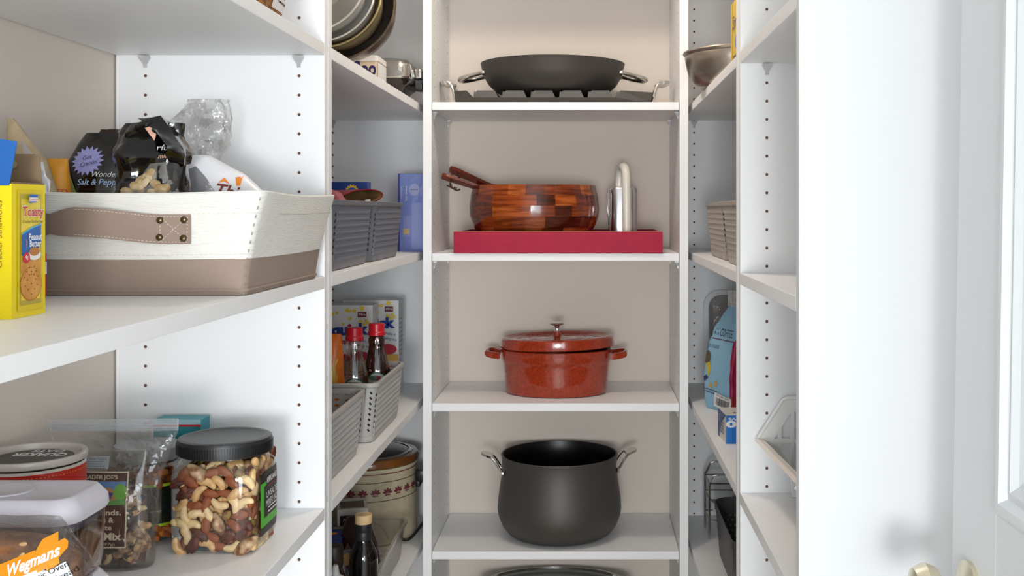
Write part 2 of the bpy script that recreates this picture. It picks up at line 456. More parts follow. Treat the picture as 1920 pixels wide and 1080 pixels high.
for sx in (-1, 1):
    bm = B()
    loop_ = [(sx*.184, -.045, .058)]+[(sx*(.205+.044*math.cos(a)), .040*math.sin(a)*1.05, .052-.010*math.cos(a)*.9) for a in [(-70+140*k/12)*PI/180 for k in range(13)]]+[(sx*.184, .045, .058)]
    tube(bm, loop_, [.005]+[.0058+.002*math.sin(PI*k/12) for k in range(13)]+[.005], 10)
    for yy in (-.045, .045):
        lathe(bm, [(.004, 0)]+[(.0085, .002), (.0085, .008), (.004, .011)], 14)
        for v in list(bm.verts)[-56:]:
            v.co = Vector((sx*(.176+v.co.z*1.2), yy+v.co.x, .058+v.co.y))
    obj('handle', bm, steel, t, smooth=True)

# ------------------------------------------------------------------ second shelf: red tray, wooden bowl, servers, canister
Z1 = 1.3912
redp = M('raspberry_lacquer', 'b41c3e', .55, bump=.2, bscale=90, var=.10, vscale=25, spec=.25)
t = thing('serving_tray', 'raspberry red rectangular tray under the wooden salad bowl', 'tray', (-.079, 2.887, Z1), rz=-.004)
hx, hyy, hh = .2665, .170, .055
obj('base', box(B(), -hx+.009, hx-.009, -hyy+.009, hyy-.009, .0, .006), redp, t)
for a in ((-hx, hx, -hyy, -hyy+.009), (-hx, hx, hyy-.009, hyy), (-hx, -hx+.009, -hyy+.0092, hyy-.0092), (hx-.009, hx, -hyy+.0092, hyy-.0092)):
    obj('side', box(B(), *a, .0004, hh, .0012), redp, t)
gilt = M('gilt_edge', 'b8863f', .45)
for a in ((-hx+.001, hx-.001, -hyy+.001, -hyy+.008), (-hx+.001, hx-.001, hyy-.008, hyy-.001)):
    obj('edge_line', box(B(), *a, hh+.0001, hh+.0010), gilt, t)
ZB = Z1+.0064
t = thing('salad_bowl', 'glossy dark wooden salad bowl made of glued blocks in the red tray', 'bowl', (-.1486, 2.885, ZB))
woods = []
for i, (h1, h2) in enumerate((('7a3216', '4e1c0c'), ('a04a1c', '6b2a10'), ('b9602a', '84380f'), ('5c2411', '3a150a'), ('8e3d18', '5a220d'))):
    woods.append(M('stained_wood_%s' % 'abcde'[i], h1, .22, hex2=h2, vscale=14, stretch=(1, 1, 9), coat=.5))
def brad(z):                                           # outer radius of the bowl by height
    ks = [(0, .112), (.006, .118), (.03, .143), (.05, .157), (.065, .166), (.09, .1745), (.115, .175), (.145, .1715), (.170, .1655)]
    for (a, ra), (b, rb_) in zip(ks, ks[1:]):
        if z <= b: return ra+(rb_-ra)*(z-a)/(b-a)
    return ks[-1][1]
lin_prof = [(.116, .0)]+[(brad(z)-.0042, z) for z in (.006, .03, .06, .09, .115, .145, .1695)]+[(.152, .1695), (.158, .145), (.160, .11), (.150, .06), (.13, .03), (.06, .022)]
obj('bowl_body', lathe(B(), lin_prof, 64), woods[0], t, smooth=True)
rowz = [0, .030, .0585, .087, .115, .143, .170]
for r in range(6):
    a = rnd.uniform(0, .6)-PI
    a_end = a+2*PI
    while a < a_end-.05:
        w = rnd.choice((.28, .36, .52, .62)); b = min(a+w, a_end)
        if a_end-b < .15: b = a_end
        bm = B(); rings = []
        n = max(2, int((b-a)/.09))
        za, zb = rowz[r]+.00015, rowz[r+1]-.00015
        for i in range(n+1):
            an = a+.0008+(b-a-.0016)*i/n; ca, sa = math.cos(an), math.sin(an)
            zz = [za+(zb-za)*k/3 for k in range(4)]
            rings.append([Vector((brad(z)*ca, brad(z)*sa, z)) for z in zz]+[Vector(((brad(z)-.004)*ca, (brad(z)-.004)*sa, z)) for z in reversed(zz)])
        loft(bm, rings)
        obj('wood_block', bm, rnd.choice(woods[:5]), t, smooth=True)
        a = b
cordm = M('leather_cord', '3a2620', .7)
def server(root_loc, tip, end, label, roll):
    t = thing('salad_server', label, 'utensil', root_loc)
    o = Vector(root_loc); p0 = Vector(end)-o; p1 = Vector(tip)-o
    d_ = (p1-p0).normalized(); w = Vector((0.10, -.86, roll)); w = (w-d_*w.dot(d_)).normalized()
    pts = [p0+(p1-p0)*k/14 for k in range(15)]
    hw = [.028 if k < 3 else .019 if k < 5 else .011+.006*max(0, (k-7)/7) for k in range(15)]; hw[-1] = .012; hw[0] = .018
    bm = ribbon(B(), pts, w, hw, .009)
    bmesh.ops.bevel(bm, geom=list(bm.edges), offset=.0018, segments=1, affect='EDGES')
    obj('handle', bm, M('server_wood', '8a3416', .25, hex2='5a1d0c', vscale=20, coat=.4), t, smooth=True)
    h = p0+(p1-p0)*.86; n = d_.cross(w).normalized()
    if n.z < 0: n = -n
    loop_ = [h+n*.006+w*.010, h+n*.012, h+n*.006-w*.011, h-n*.010-w*.010+Vector((.004, 0, -.006)), h-n*.014+Vector((.010, -.006, -.012)), h-n*.010+w*.008]
    bm = B(); tube(bm, loop_, .0021, 6, closed=True)
    k = h-n*.014+Vector((.012, -.006, -.014))
    tube(bm, [k+Vector((-.016, 0, .008)), k, k+Vector((.012, -.003, -.006)), k+Vector((.020, -.003, -.002))], .0024, 6)
    tube(bm, [k+Vector((.004, -.003, .003)), k+Vector((.010, -.003, .001)), k+Vector((.009, -.003, -.006)), k+Vector((.003, -.003, -.003))], .0022, 6, closed=True)
    obj('cord', bm, cordm, t, smooth=True)
server((-.28, 2.86, 1.56), (-.3945, 2.85, 1.5935), (-.235, 2.875, 1.540), 'wooden salad server with hanging leather cord, lower of the two in the bowl', .35)
server((-.26, 2.89, 1.57), (-.380, 2.90, 1.6135), (-.205, 2.905, 1.5385), 'wooden salad server with rounded tip, upper of the two in the bowl', .55)
t = thing('utensil_canister', 'brushed steel oval canister with white looped handle on the red tray', 'canister', (.0905, 2.852, ZB))
bm = rrl(B(), [(.0345, .022, .018, 0), (.0355, .023, .019, .006), (.0355, .023, .019, .157), (.033, .0205, .017, .1635), (.028, .016, .014, .1655)], 6)
for v in bm.verts: v.co.x += .002
obj('body', bm, brushed, t, smooth=True)
wp2 = M('cream_plastic', 'e4e0d4', .28)
pts = [(.008, -.0335, .004), (.008, -.0335, .08), (.007, -.033, .17)]+[(.007-.008*(1-math.cos(a)), -.004-.029*math.cos(a), .190+.031*math.sin(a)) for a in [PI*k/10 for k in range(11)]]+[(-.010, .025, .16)]
obj('handle', tube(B(), pts, [.0115]*len(pts), 14), wp2, t, smooth=True)
bm = tube(B(), [(-.036, .0, .04), (-.040, 0, .10), (-.0415, 0, .145), (-.038, 0, .1575), (-.030, 0, .160)], .0022, 8)
obj('side_clip', bm, chrome, t, smooth=True)

# ------------------------------------------------------------------ third shelf: enamelled dutch oven
Z2 = 1.0083
enam = M('rust_red_enamel', 'a8381a', .16, var=.32, vscale=160, coat=.6)
enb = M('black_enamel', '141312', .3)
t = thing('dutch_oven', 'rust red enamelled oval dutch oven with lid slightly ajar', 'pot', (-.0895, 2.898, Z2), rz=-.05)
sy = .80
prof = [(.128, 0), (.135, .002), (.1385, .009), (.141, .04), (.1455, .078), (.1465, .082), (.149, .088), (.1515, .094), (.1525, .118), (.148, .120), (.146, .118), (.1435, .08), (.136, .012), (.10, .008)]
obj('body', lathe(B(), prof, 64, sy=sy), enam, t, smooth=True)
obj('liner', lathe(B(), [(.1425, .082), (.145, .1165), (.1405, .1165), (.1385, .08), (.131, .014), (.09, .011)], 48, sy=sy), enb, t, smooth=True)
for sx in (-1, 1):
    bm = B()
    lo = [(sx*.149, -.042, .101), (sx*.176, -.040, .105), (sx*.186, -.032, .107), (sx*.188, 0, .1075), (sx*.186, .032, .107), (sx*.176, .040, .105), (sx*.149, .042, .101)]
    ribbon(bm, lo, (0, 0, 1), .0085, .011)
    bmesh.ops.bevel(bm, geom=list(bm.edges), offset=.003, segments=2, affect='EDGES')
    obj('handle', bm, enam, t, smooth=True)
ld = thing('lid', None, None); ld.parent = t; ld.location = (.004, 0, .122); ld.rotation_euler = (0, -.03, .03)
bpy.data.objects.remove(ld)
lm = Matrix.Translation((.003, -.001, .1225)) @ Matrix.Rotation(-.022, 4, 'Y') @ Matrix.Rotation(.05, 4, 'Z')
prof = [(.148, 0), (.1545, .003), (.1555, .008), (.1520, .026), (.147, .0295), (.141, .027), (.134, .0225), (.100, .0235), (.0985, .0245), (.094, .0245), (.0925, .0235), (.075, .0245), (.0735, .0255), (.069, .0255), (.0675, .0245), (.03, .0265), (.014, .030), (.0095, .036), (.0075, .042), (.0001, .0425)]
bm = lathe(B(), prof, 72, sy=sy); bmesh.ops.transform(bm, matrix=lm, verts=bm.verts)
for v in bm.verts: pass
lid = obj('lid', bm, enam, t, smooth=True)
bm = lathe(B(), [(.0075, .0425), (.0055, .05), (.0075, .057), (.018, .0605), (.0205, .0630), (.018, .066), (.008, .0675), (.0001, .0675)], 28); bmesh.ops.transform(bm, matrix=lm, verts=bm.verts)
obj('knob', bm, chrome, lid, smooth=True)

# ------------------------------------------------------------------ fourth shelf: stock pot
Z3 = .6303
t = thing('stock_pot', 'tall dark grey bulging stock pot with open top and steel handles', 'pot', (-.0807, 2.884, Z3), rz=.12)
prof = [(.112, 0), (.128, .002), (.140, .009), (.155, .028), (.1645, .052), (.1670, .070), (.1655, .095), (.161, .125), (.1565, .155), (.1545, .185), (.1555, .203), (.1575, .214), (.1562, .2155), (.1545, .2150), (.1520, .203)]
obj('body', lathe(B(), prof+[(.151, .185), (.158, .125), (.163, .07), (.15, .025), (.11, .006)], 72), anod, t, smooth=True)
inn = M('non_stick', '100d0c', .38)
obj('inside', lathe(B(), [(.1545, .2154), (.1525, .2150), (.1505, .203), (.1490, .185), (.156, .125), (.161, .07), (.148, .028), (.10, .0085)], 64, cap0=False, cap1=True), inn, t, smooth=True)
for sx in (-1, 1):
    bm = B()
    for yy in (-.034, .034):
        tube(bm, bez((sx*.1535, yy, .172), (sx*.164, yy, .182), (sx*.170, yy*.95, .200), (sx*.184, yy*.75, .212), 8), .0036, 8)
        lathe(bm, [(.003, 0), (.0075, .001), (.0075, .006), (.003, .008)], 12)
        for v in list(bm.verts)[-48:]: v.co = Vector((sx*(.152+v.co.z), yy+v.co.x, .172+v.co.y))
    pad = [(sx*.180, -.028, .2105), (sx*.196, -.026, .2165), (sx*.207, -.017, .2190), (sx*.212, 0, .2195), (sx*.207, .017, .2190), (sx*.196, .026, .2165), (sx*.180, .028, .2105)]
    loft(bm, [[Vector(p)+Vector((0, 0, .0028)) for p in pad], [Vector(p)-Vector((0, 0, .0028)) for p in pad]])
    obj('handle', bm, steel, t, smooth=True)

# ------------------------------------------------------------------ bottom shelf: oval roaster with glass lid
t = thing('oval_roaster', 'oval roaster with clear glass lid below the stock pot', 'pot', (-.0935, 2.882, .2523))
obj('body', lathe(B(), [(.185, 0), (.195, .01), (.200, .19), (.204, .222), (.200, .2225), (.195, .19), (.185, .015)], 64, sy=.76), anod, t, smooth=True)
gl = CLEAR('lid_glass', 'c9d6d0', .2, .04, haze=.12)
lid = obj('glass_lid', lathe(B(), [(.203, .231), (.195, .222), (.16, .214), (.08, .210), (.0001, .209)], 64, sy=.76, cap0=False), gl, t, smooth=True)
obj('lid_rim', lathe(B(), [(.2065, .224), (.209, .229), (.2075, .234), (.2015, .235), (.2005, .228)], 64, sy=.76, loop=True), steel, lid, smooth=True)
obj('steamer_plate', lathe(B(), [(.16, .17), (.19, .18), (.19, .183), (.16, .173)], 40, sy=.76), M('pale_enamel', 'b9c4be', .3), t, smooth=True)

# ------------------------------------------------------------------ left near bay, middle shelf
ZL2 = 1.3912
yel = M('yellow_card', 'f0d80a', .4); yel2 = M('cellophane_yellow', 'e9cf3a', .3); kraft = M('kraft_card', '8a7258', .8, var=.1)
blue = M('print_blue', '1f63b0', .4); redi = M('print_red', 'd02038', .4); cracker = M('cracker_print', 'dca050', .5, hex2='c98a3c', vscale=60)
crackd = M('cracker_holes', '6d4520', .6); orangei = M('print_orange', 'f08a20', .45)
bw, bd, bh = .165, .066, .136
t = thing('cracker_box', 'opened yellow box of cracker sandwiches with brown flap at front of the shelf', 'box', (-.579-bw/2, 1.069+bd/2, ZL2))
x1 = bw/2; y0 = -bd/2; y1 = bd/2
bm = B()
for a in ((-x1, x1, y0, y0+.0012), (-x1, x1, y1-.0012, y1), (-x1, -x1+.0012, y0+.0013, y1-.0013), (x1-.0012, x1, y0+.0013, y1-.0013)): box(bm, *a, 0, bh)
box(bm, -x1+.0013, x1-.0013, y0+.0013, y1-.0013, 0, .0012)
obj('carton', bm, yel, t)
bm = prism(B(), [(-x1+.01, bh), (x1-.003, bh), (x1-.005, bh+.030), (x1-.012, bh+.033), (-x1+.012, bh+.033)], 'y', y1-.0016, y1-.0006)
fl = obj('back_flap', bm, kraft, t)
bm = B(); loft(bm, [[(x, y1-.0030-.0001*k, z) for x, z in [(x1-.048+.012*math.cos(a)+(.008 if math.cos(a) > 0 else -.008), bh+.022+.0055*math.sin(a)) for a in [2*PI*i/20 for i in range(20)]]] for k in range(2)])
obj('hang_hole', bm, M('hole_shadow_card', 'a08c72', .9), fl)
bm = prism(B(), [(-x1, bh-.002), (x1-.002, bh-.002), (x1+.006, bh+.042), (x1-.010, bh+.0445), (-x1, bh+.043)], 'y', y0-.0012, y0-.0002)
obj('front_flap', bm, blue, t)
F = front(t, 0, y0-.0013, 0); F.poly([(-x1, bh+.012), (x1-.022, bh+.012), (x1-.018, bh+.037), (-x1, bh+.037)], paperw, 'flap_label')
bm = B(); 
for k in range(16): box(bm, x1-.0014, x1-.0002, y0+.002+k*.004, y0+.0042+k*.004, bh, bh+.0016)
obj('torn_edge', bm, kraft, t)
F = Face(t, (x1, y0, 0), (0, 1, 0), (0, 0, 1))
w = bd
F.rect(.010, w-.006, .006, bh-.006, M('card_edge_line', 'e2c808', .4), 'side_panel')
F.rect(.014, w-.010, .012, bh-.010, M('wrapper_ends', 'b9a738', .3), 'wrapper_print')
F.rect(.016, w-.012, .017, bh-.0155, yel2, 'wrapper_print')
cx = w/2+.002
F.ell(cx, .051, .0205, .016, cracker, 'cracker_picture'); F.ell(cx, .033, .0215, .0175, M('cracker_rim', 'b8742c', .6), 'cracker_picture'); F.ell(cx, .0335, .0205, .0165, cracker, 'cracker_picture')
bm = B()
def dots(F, pts, r, mat, name):
    bm = B()
    for x, y in pts:
        bm.faces.new([bm.verts.new((x+r*math.cos(2*PI*i/8), y+r*math.sin(2*PI*i/8), 0)) for i in range(8)])
    return F._emit(bm, mat, name)
dots(F, [(cx+dx, .0335+dy) for dx, dy in ((0, 0), (-.008, .004), (.008, .004), (-.004, .009), (.005, .009), (-.012, -.002), (.012, -.002), (-.006, -.006), (.006, -.006), (0, -.011), (0, .0125), (-.013, .007), (.013, .007))]+[(cx+dx, .046+dy) for dx, dy in ((-.009, 0), (0, -.003), (.009, 0), (-.004, .004), (.006, .005))], .0009, crackd, 'cracker_dots')
F.poly([(.016, .063), (w-.020, .063), (w-.0122, .076), (w-.0122, .094), (.034, .090), (.016, .084)], blue, 'blue_band')
F.poly([(.016, .084), (.034, .090), (w-.0122, .094), (w-.0122, .0955), (.034, .0915), (.016, .0855)], M('print_sky', '54b4dc', .4), 'blue_band_edge')
F.ell(w-.026, .063, .013, .0055, M('dish_print', 'eceae4', .4), 'bowl_picture'); F.ell(w-.026, .0665, .0105, .0045, M('peanut_butter', 'b87a3a', .5), 'spread_picture')
F.ell(.024, .0605, .0068, .0055, redi, 'red_badge'); F.text('4g', .024, .0612, .0042, whitei, bold=.01)
F.text('real', .0235, .075, .004, orangei, rot=PI/2)
F.text('Peanut', .0405, .0815, .0068, whitei, width=.026, bold=.02); F.text('Butter', .040, .0745, .0068, whitei, width=.023, bold=.02)
F.text('Cracker Sandwiches', cx, .0975, .0032, black, width=.040)
F.text('Toasty', cx, .1075, .0108, paperw, width=.0430, bold=.035); F.text('Toasty', cx, .1075, .010, redi, width=.0410, bold=.012)
F.poly([(cx-.008, .1165), (cx+.007, .1175), (cx+.009, .1255), (cx-.007, .1255)], blue, 'emblem'); F.rect(cx-.0085, cx+.0085, .1185, .1225, paperw, 'emblem_band'); F.text('Lance', cx, .1206, .0032, redi, width=.015, shear=.2)
F = front(t, 0, y0-.0001, 0); F.text('Cracker Sandwiches', x1-.012, .085, .006, M('olive_print', '6d5a10', .6), rot=PI/2)
# box behind it
t = thing('snack_box', 'purple and red snack carton standing behind the yellow cracker box', 'box', (-.717, 1.302, ZL2))
bm = box(B(), -.039, .039, -.029, .029, 0, .142, .001)
obj('carton', bm, M('print_purple', '3a2a6a', .4), t)
F = Face(t, (.039, -.029, 0), (0, 1, 0), (0, 0, 1)); F.rect(0, .058, .003, .055, redi, 'red_panel'); F.rect(0, .058, .13, .142, paperw, 'white_top'); F.ell(.03, .11, .025, .012, M('leaf_green', '6fb23c', .5), 'green_print'); F.poly([(.01, .028), (.058, .03), (.058, .045), (.012, .045)], paperw, 'white_patch')
F = front(t, 0, -.029, 0); F.rect(-.039, .039, .003, .055, redi, 'red_panel'); F.rect(-.039, .039, .13, .142, paperw, 'white_top'); F.ell(.03, .105, .012, .014, M('leaf_green', '6fb23c', .5), 'green_print'); F.poly([(.02, .028), (.039, .03), (.039, .045), (.022, .045)], paperw, 'white_patch')

# canvas bin: world-coordinate rings, flared to the right
canvas = M('cream_canvas', 'f0eee8', .9, bump=.9, bscale=55, stretch=(1, 1, 14)); taupe = M('taupe_canvas', 'a08d80', .95, bump=.35, bscale=700)
suede = M('taupe_suede', '9c877a', .95, bump=.3, bscale=900)
t = thing('canvas_bin', 'cream and taupe canvas storage bin with riveted strap handle', 'storage bin', (-.60, 1.55, ZL2))
def bring(f, inset=0, k=6):
    """rounded-rectangle ring of the bin at height fraction f"""
    xl, xr = -.766+inset, -.441+.028*f**1.4-inset
    ya, yb = 1.367-.014*f+inset, 1.728+.012*f-inset
    r = max(.014-inset, .004); pts = []
    sag = .0022
    for sx, sy_, a0 in ((1, 1, 0), (-1, 1, 90), (-1, -1, 180), (1, -1, 270)):
        for i in range(k+1):
            a = math.radians(a0+90*i/k)
            pts.append(Vector(((xr-r if sx > 0 else xl+r)+r*math.cos(a), (yb-r if sy_ > 0 else ya+r)+r*math.sin(a), ZL2+.0005+.132*f)))
    full = []
    for a, b in zip(pts, pts[1:]+pts[:1]):            # subdivide long sides so that they can sag
        n = 10 if (b-a).length > .05 else 1
        for i in range(n):
            q = a.lerp(b, i/n)
            if n > 1:
                s_ = math.sin(PI*i/n); q.z -= sag*1.6*s_*f; d_ = Vector((b.y-a.y, a.x-b.x, 0)).normalized(); q += d_*(.004*s_*math.sin(f*PI)-.003*s_*f+.0015*noise.noise(q*25))
            full.append(q)
    return full
fs = [0, .03, .08, .18, .28, .355]
obj('lower_band', loft(B(), [bring(f) for f in fs]+[bring(f, .004) for f in reversed(fs[1:])]), taupe, t, smooth=True, world=True)
fu = [.356, .42, .52, .62, .72, .82, .92, 1.0]
obj('upper_band', loft(B(), [bring(f, -.0006) for f in fu]+[bring(f, .0045) for f in reversed(fu)], loop=True), canvas, t, smooth=True, world=True)
bm = B(); tube(bm, bring(1.0, .002), .0024, 6, closed=True); obj('rim_hem', bm, canvas, t, smooth=True, world=True)
bm = B(); tube(bm, bring(.045, -.0005), .0022, 6, closed=True); obj('base_piping', bm, taupe, t, smooth=True, world=True)
bm = B()
def dashes(bm, path, ln, r):
    for i in range(0, len(path)-1):
        a, b = Vector(path[i]), Vector(path[i+1]); L = (b-a).length; n = max(1, int(L/(ln*1.7))); d_ = (b-a)/L
        for k in range(n):
            p = a+(b-a)*(k/n); q = p+d_*ln
            m = Matrix.Translation((p+q)/2) @ d_.to_track_quat('X', 'Z').to_matrix().to_4x4()
            box(bm, -ln/2, ln/2, -r, r, -r*.8, r*.8, mat=m)
for f in (.80, .40): dashes(bm, [p for p in bring(f, -.0012) if p.y < 1.37], .0035, .0004)
obj('stitching', bm, M('cream_thread', 'd9d4c8', .8), t, world=True, kind='stuff')
bm = B()
corner = [Vector((-.4435+.028*f**1.4, 1.3665-.014*f+.0005, ZL2+.0005+.132*f)) for f in [k/12 for k in range(13)]]
dashes(bm, corner, .004, .0005)
sidep = [p+Vector((.0012, 0, 0)) for p in bring(.80, -.001) if p.x > -.43 and 1.42 < p.y < 1.735]
sidep.sort(key=lambda p: p.y); dashes(bm, sidep, .003, .0004)
obj('seam_stitching', bm, M('grey_thread', 'a39c92', .8), t, world=True, kind='stuff')
# strap handle and its riveted patch
def P(px, py, D): return Vector(((px-1105)*D/2000, D, 1.5-(py-395)*D/2000))
yS = 1.3515
path = [P(357, 430, yS), P(330, 430, yS-.0015), P(300, 430, yS-.002), P(270, 428, yS-.005), P(235, 424, yS-.011), P(200, 420, yS-.016), P(165, 417, yS-.018), P(138, 416, yS-.016), P(115, 418, yS-.010), P(95, 420, yS-.003), P(60, 422, yS), P(20, 422, yS+.001)]
st = obj('strap', ribbon(B(), path, (0, 0, 1), [.0185, .0185, .0185, .0185, .0185, .0185, .0185, .0185, .0165, .0125, .017, .018], .0022), suede, t, smooth=True, world=True)
bm = B(); u0 = P(300, 430, yS-.0034); u1 = P(351, 430, yS-.0030)
hz = Vector((0, 0, .016))
dashes(bm, [u0+hz, u1+hz, u1-hz, u0-hz, u0+hz], .0025, .0004); dashes(bm, [u0+hz, u1-hz], .0025, .0004); dashes(bm, [u0-hz, u1+hz], .0025, .0004)
for s_ in (1, -1): dashes(bm, [p+Vector((0, -.0016, s_*.016)) for p in path[2:8]], .0025, .0004)
obj('strap_stitching', bm, M('cream_thread', 'd9d4c8', .8), t, world=True, kind='stuff')
for px, py in ((300, 413), (345, 412), (299, 445), (344, 447)):
    bm = lathe(B(), [(.0046, 0), (.0046, .001), (.0036, .0024), (.0018, .0032), (.0001, .0034)], 16)
    c = P(px, py, yS-.0028)
    for v in bm.verts: v.co = Vector((c.x+v.co.x, c.y-v.co.z, c.z+v.co.y))
    obj('rivet', bm, M('antique_brass', '6b5a44', .3, .9), t, smooth=True, world=True)

# bags in the bin
def wavy(zs, keys): return keys
blackfilm = M('black_film', '0a090a', .14, bump=.12, bscale=60, coat=.8)
pist = M('pistachio_shell', 'cdb894', .6, hex2='a98f63', vscale=70); pistg = M('pistachio_green', '93a052', .6)
limei = M('lime_ink', '79d23a', .5); lilac = M('lilac_ink', 'a8a6e0', .5)
def ellips(bm, c, r, rz=0, ry=0, n=9, m=6):
    mt = Matrix.Translation(c) @ Matrix.Rotation(rz, 4, 'Z') @ Matrix.Rotation(ry, 4, 'Y') @ Matrix.Diagonal((*r, 1))
    bmesh.ops.create_uvsphere(bm, u_segments=n, v_segments=m, radius=1, matrix=mt)
# front black bag
t = thing('nut_bag', 'crumpled shiny black pistachio bag with clear window, standing tallest in canvas bin', 'bag', (-.600, 1.455, ZL2+.006))
rings = interp([(0, .034, .022, 0, 0), (.03, .047, .034, 0, 0), (.09, .053, .032, .002, 0), (.14, .051, .026, .001, 0), (.175, .047, .021, .000, .002), (.205, .043, .015, -.001, .004), (.222, .034, .010, .004, .004)], 26)
o = obj('bag_body', bag(B(), rings, 60, .013, 30, 3, .75, .018), blackfilm, t, smooth=34)
bv = bvh_of(o)
bm = B()                                               # folded-over top corner at right
loft(bm, [[(-.012, -.010, .226), (-.012, .006, .228), (.02, .006, .230), (.020, -.012, .232)], [(.016, -.024, .214), (.016, .004, .216), (.040, .004, .214), (.040, -.020, .208)], [(.034, -.026, .190), (.034, .002, .192), (.058, .002, .182), (.058, -.020, .176)], [(.030, -.020, .172), (.030, .0, .174), (.056, .0, .166), (.054, -.016, .164)]])
bmesh.ops.subdivide_edges(bm, edges=bm.edges[:], cuts=2, use_grid_fill=True)
for v in bm.verts: v.co += Vector((noise.noise(v.co*60), noise.noise(v.co*60+Vector((5, 0, 0))), noise.noise(v.co*60+Vector((0, 7, 0)))))*.004
obj('folded_top', bm, blackfilm, t, smooth=50)
F = front(t, 0, -.05, 0, bv)
F.poly([(-.022, .128), (-.002, .150), (.010, .166), (.030, .168), (.034, .150), (.046, .132), (.05, .118), (-.03, .118)], CLEAR('bag_window', 'e8dcc8', .25, .1, haze=.12), 'clear_window')
bm = B()
for i in range(26):
    x, z = rnd.uniform(-.026, .046), rnd.uniform(.108, .158)
    if z > .128 and (x < -.018+(z-.128)*.5 or x > .040-(z-.128)*.25): continue
    c = F.at(x, z, .0005); ellips(bm, c+Vector((0, .003, 0)), (.0095, .0055, .0068), 0, rnd.uniform(-1, 1))
obj('pistachio_print', bm, pist, t, smooth=True, kind='stuff')
F.eps = .0022; F.text('rful', .024, .188, .008, whitei, rot=.05); F.text('mited', .030, .176, .006, M('peach_ink', 'e8b49a', .5), shear=.3, rot=.08)
F.poly([(.002, .214), (.010, .217), (.008, .211), (.013, .207), (.012, .197), (.006, .205)], M('peach_ink', 'e8b49a', .5), 'peach_print')
# second pistachio bag
t = thing('nut_bag', 'smooth black pistachio bag with lilac burst, leaning behind the tallest black bag', 'bag', (-.693, 1.50, ZL2+.006))
rings = interp([(0, .030, .020, 0, 0), (.05, .052, .032, .0, 0), (.12, .056, .028, .004, 0), (.17, .050, .020, .010, 0), (.195, .042, .012, .016, 0), (.212, .034, .003, .020, 0)], 22)
o = obj('bag_body', bag(B(), rings, 40, .004, 20, 8, .85, .003), blackfilm, t, smooth=55); bv = bvh_of(o)
F = front(t, 0, -.05, 0, bv)
F.star(-.004, .172, .021, .0155, 18, lilac, sx=1.15, rot=.35)
F.text('Get', -.005, .1765, .006, black, rot=.22, shear=.15); F.text('Crackin\'', -.001, .1685, .006, black, width=.026, rot=.22, shear=.15)
F.text('Wonderful', .026, .153, .0075, whitei, width=.045, shear=.3); F.text('Salt & Pepper', .016, .142, .0085, M('sky_ink', 'b8d4f4', .5), width=.062, shear=.2, bold=.01)
bm = B()
for i in range(16):
    x, z = rnd.uniform(-.050, -.020), rnd.uniform(.105, .162)
    if x > -.026-(z-.12)*.5: continue
    ellips(bm, F.at(x, z)+Vector((0, .003, 0)), (.010, .005, .0065), 0, rnd.uniform(.3, 1.6))
obj('pistachio_print', bm, pist, t, smooth=True, kind='stuff')
F.poly([(-.030, .158), (-.026, .150), (-.010, .118), (.0, .104), (-.006, .104), (-.02, .122)], pistg, 'green_edge')
F.text('S', .035, .118, .022, M('olive_ink', '6d7a1c', .5), shear=.2)
# dark pouch and orange pouch at the left
t = thing('snack_pouch', 'orange snack pouch lying left of the black pistachio bags', 'pouch', (-.722, 1.425, ZL2+.006))
rings = interp([(0, .020, .016, 0, 0), (.06, .030, .022, 0, 0), (.12, .030, .018, 0, 0), (.160, .027, .010, 0, 0), (.172, .026, .003, 0, 0)], 14)
o = obj('pouch_body', bag(B(), rings, 28, .003, 30, 12, .85), M('orange_film', 'e0992a', .35), t, smooth=55); F = front(t, 0, -.04, 0, bvh_of(o))
F.text('SMOKED', .012, .128, .006, redi); F.text('& BBQ', .012, .119, .006, redi)
t = thing('snack_pouch', 'dark brown foil pouch top peeking behind the orange pouch', 'pouch', (-.727, 1.60, ZL2+.006))
rings = interp([(0, .020, .016, 0, 0), (.1, .030, .02, 0, 0), (.18, .026, .015, .004, 0), (.225, .018, .006, .012, 0)], 14)
obj('pouch_body', bag(B(), rings, 28, .006, 40, 5, .8), M('brown_film', '3a2418', .3), t, smooth=55)
t = thing('chip_bag', 'pale tan and silver chip bag at far left of the canvas bin', 'bag', (-.7245, 1.388, ZL2+.006))
rings = interp([(0, .012, .008, 0, 0), (.06, .032, .010, 0, 0), (.12, .034, .009, 0, 0), (.17, .026, .008, -.008, 0), (.20, .013, .005, -.019, 0), (.2225, .004, .002, -.029, 0)], 18)
o = obj('bag_body', bag(B(), rings, 28, .003, 30, 14, .8), M('tan_film', 'c9b48f', .4, hex2='a89478', vscale=30), t, smooth=55); bv = bvh_of(o); F = front(t, 0, -.03, 0, bv)
F.poly([(-.012, .195), (.0, .180), (.034, .150), (.034, .12), (.01, .12), (-.006, .16)], M('silver_film', 'c4c4c6', .3, .5), 'silver_panel')
t = thing('paper_bag', 'off white folded paper bag top behind the black pistachio bag', 'bag', (-.725, 1.665, ZL2+.006))
obj('bag_body', bag(B(), interp([(0, .02, .012, 0, 0), (.12, .03, .012, 0, 0), (.213, .030, .006, 0, 0), (.222, .029, .002, 0, 0)], 12), 24, .002, 40, 21, .8), M('off_white_film', 'd8d2c6', .6), t, smooth=50)
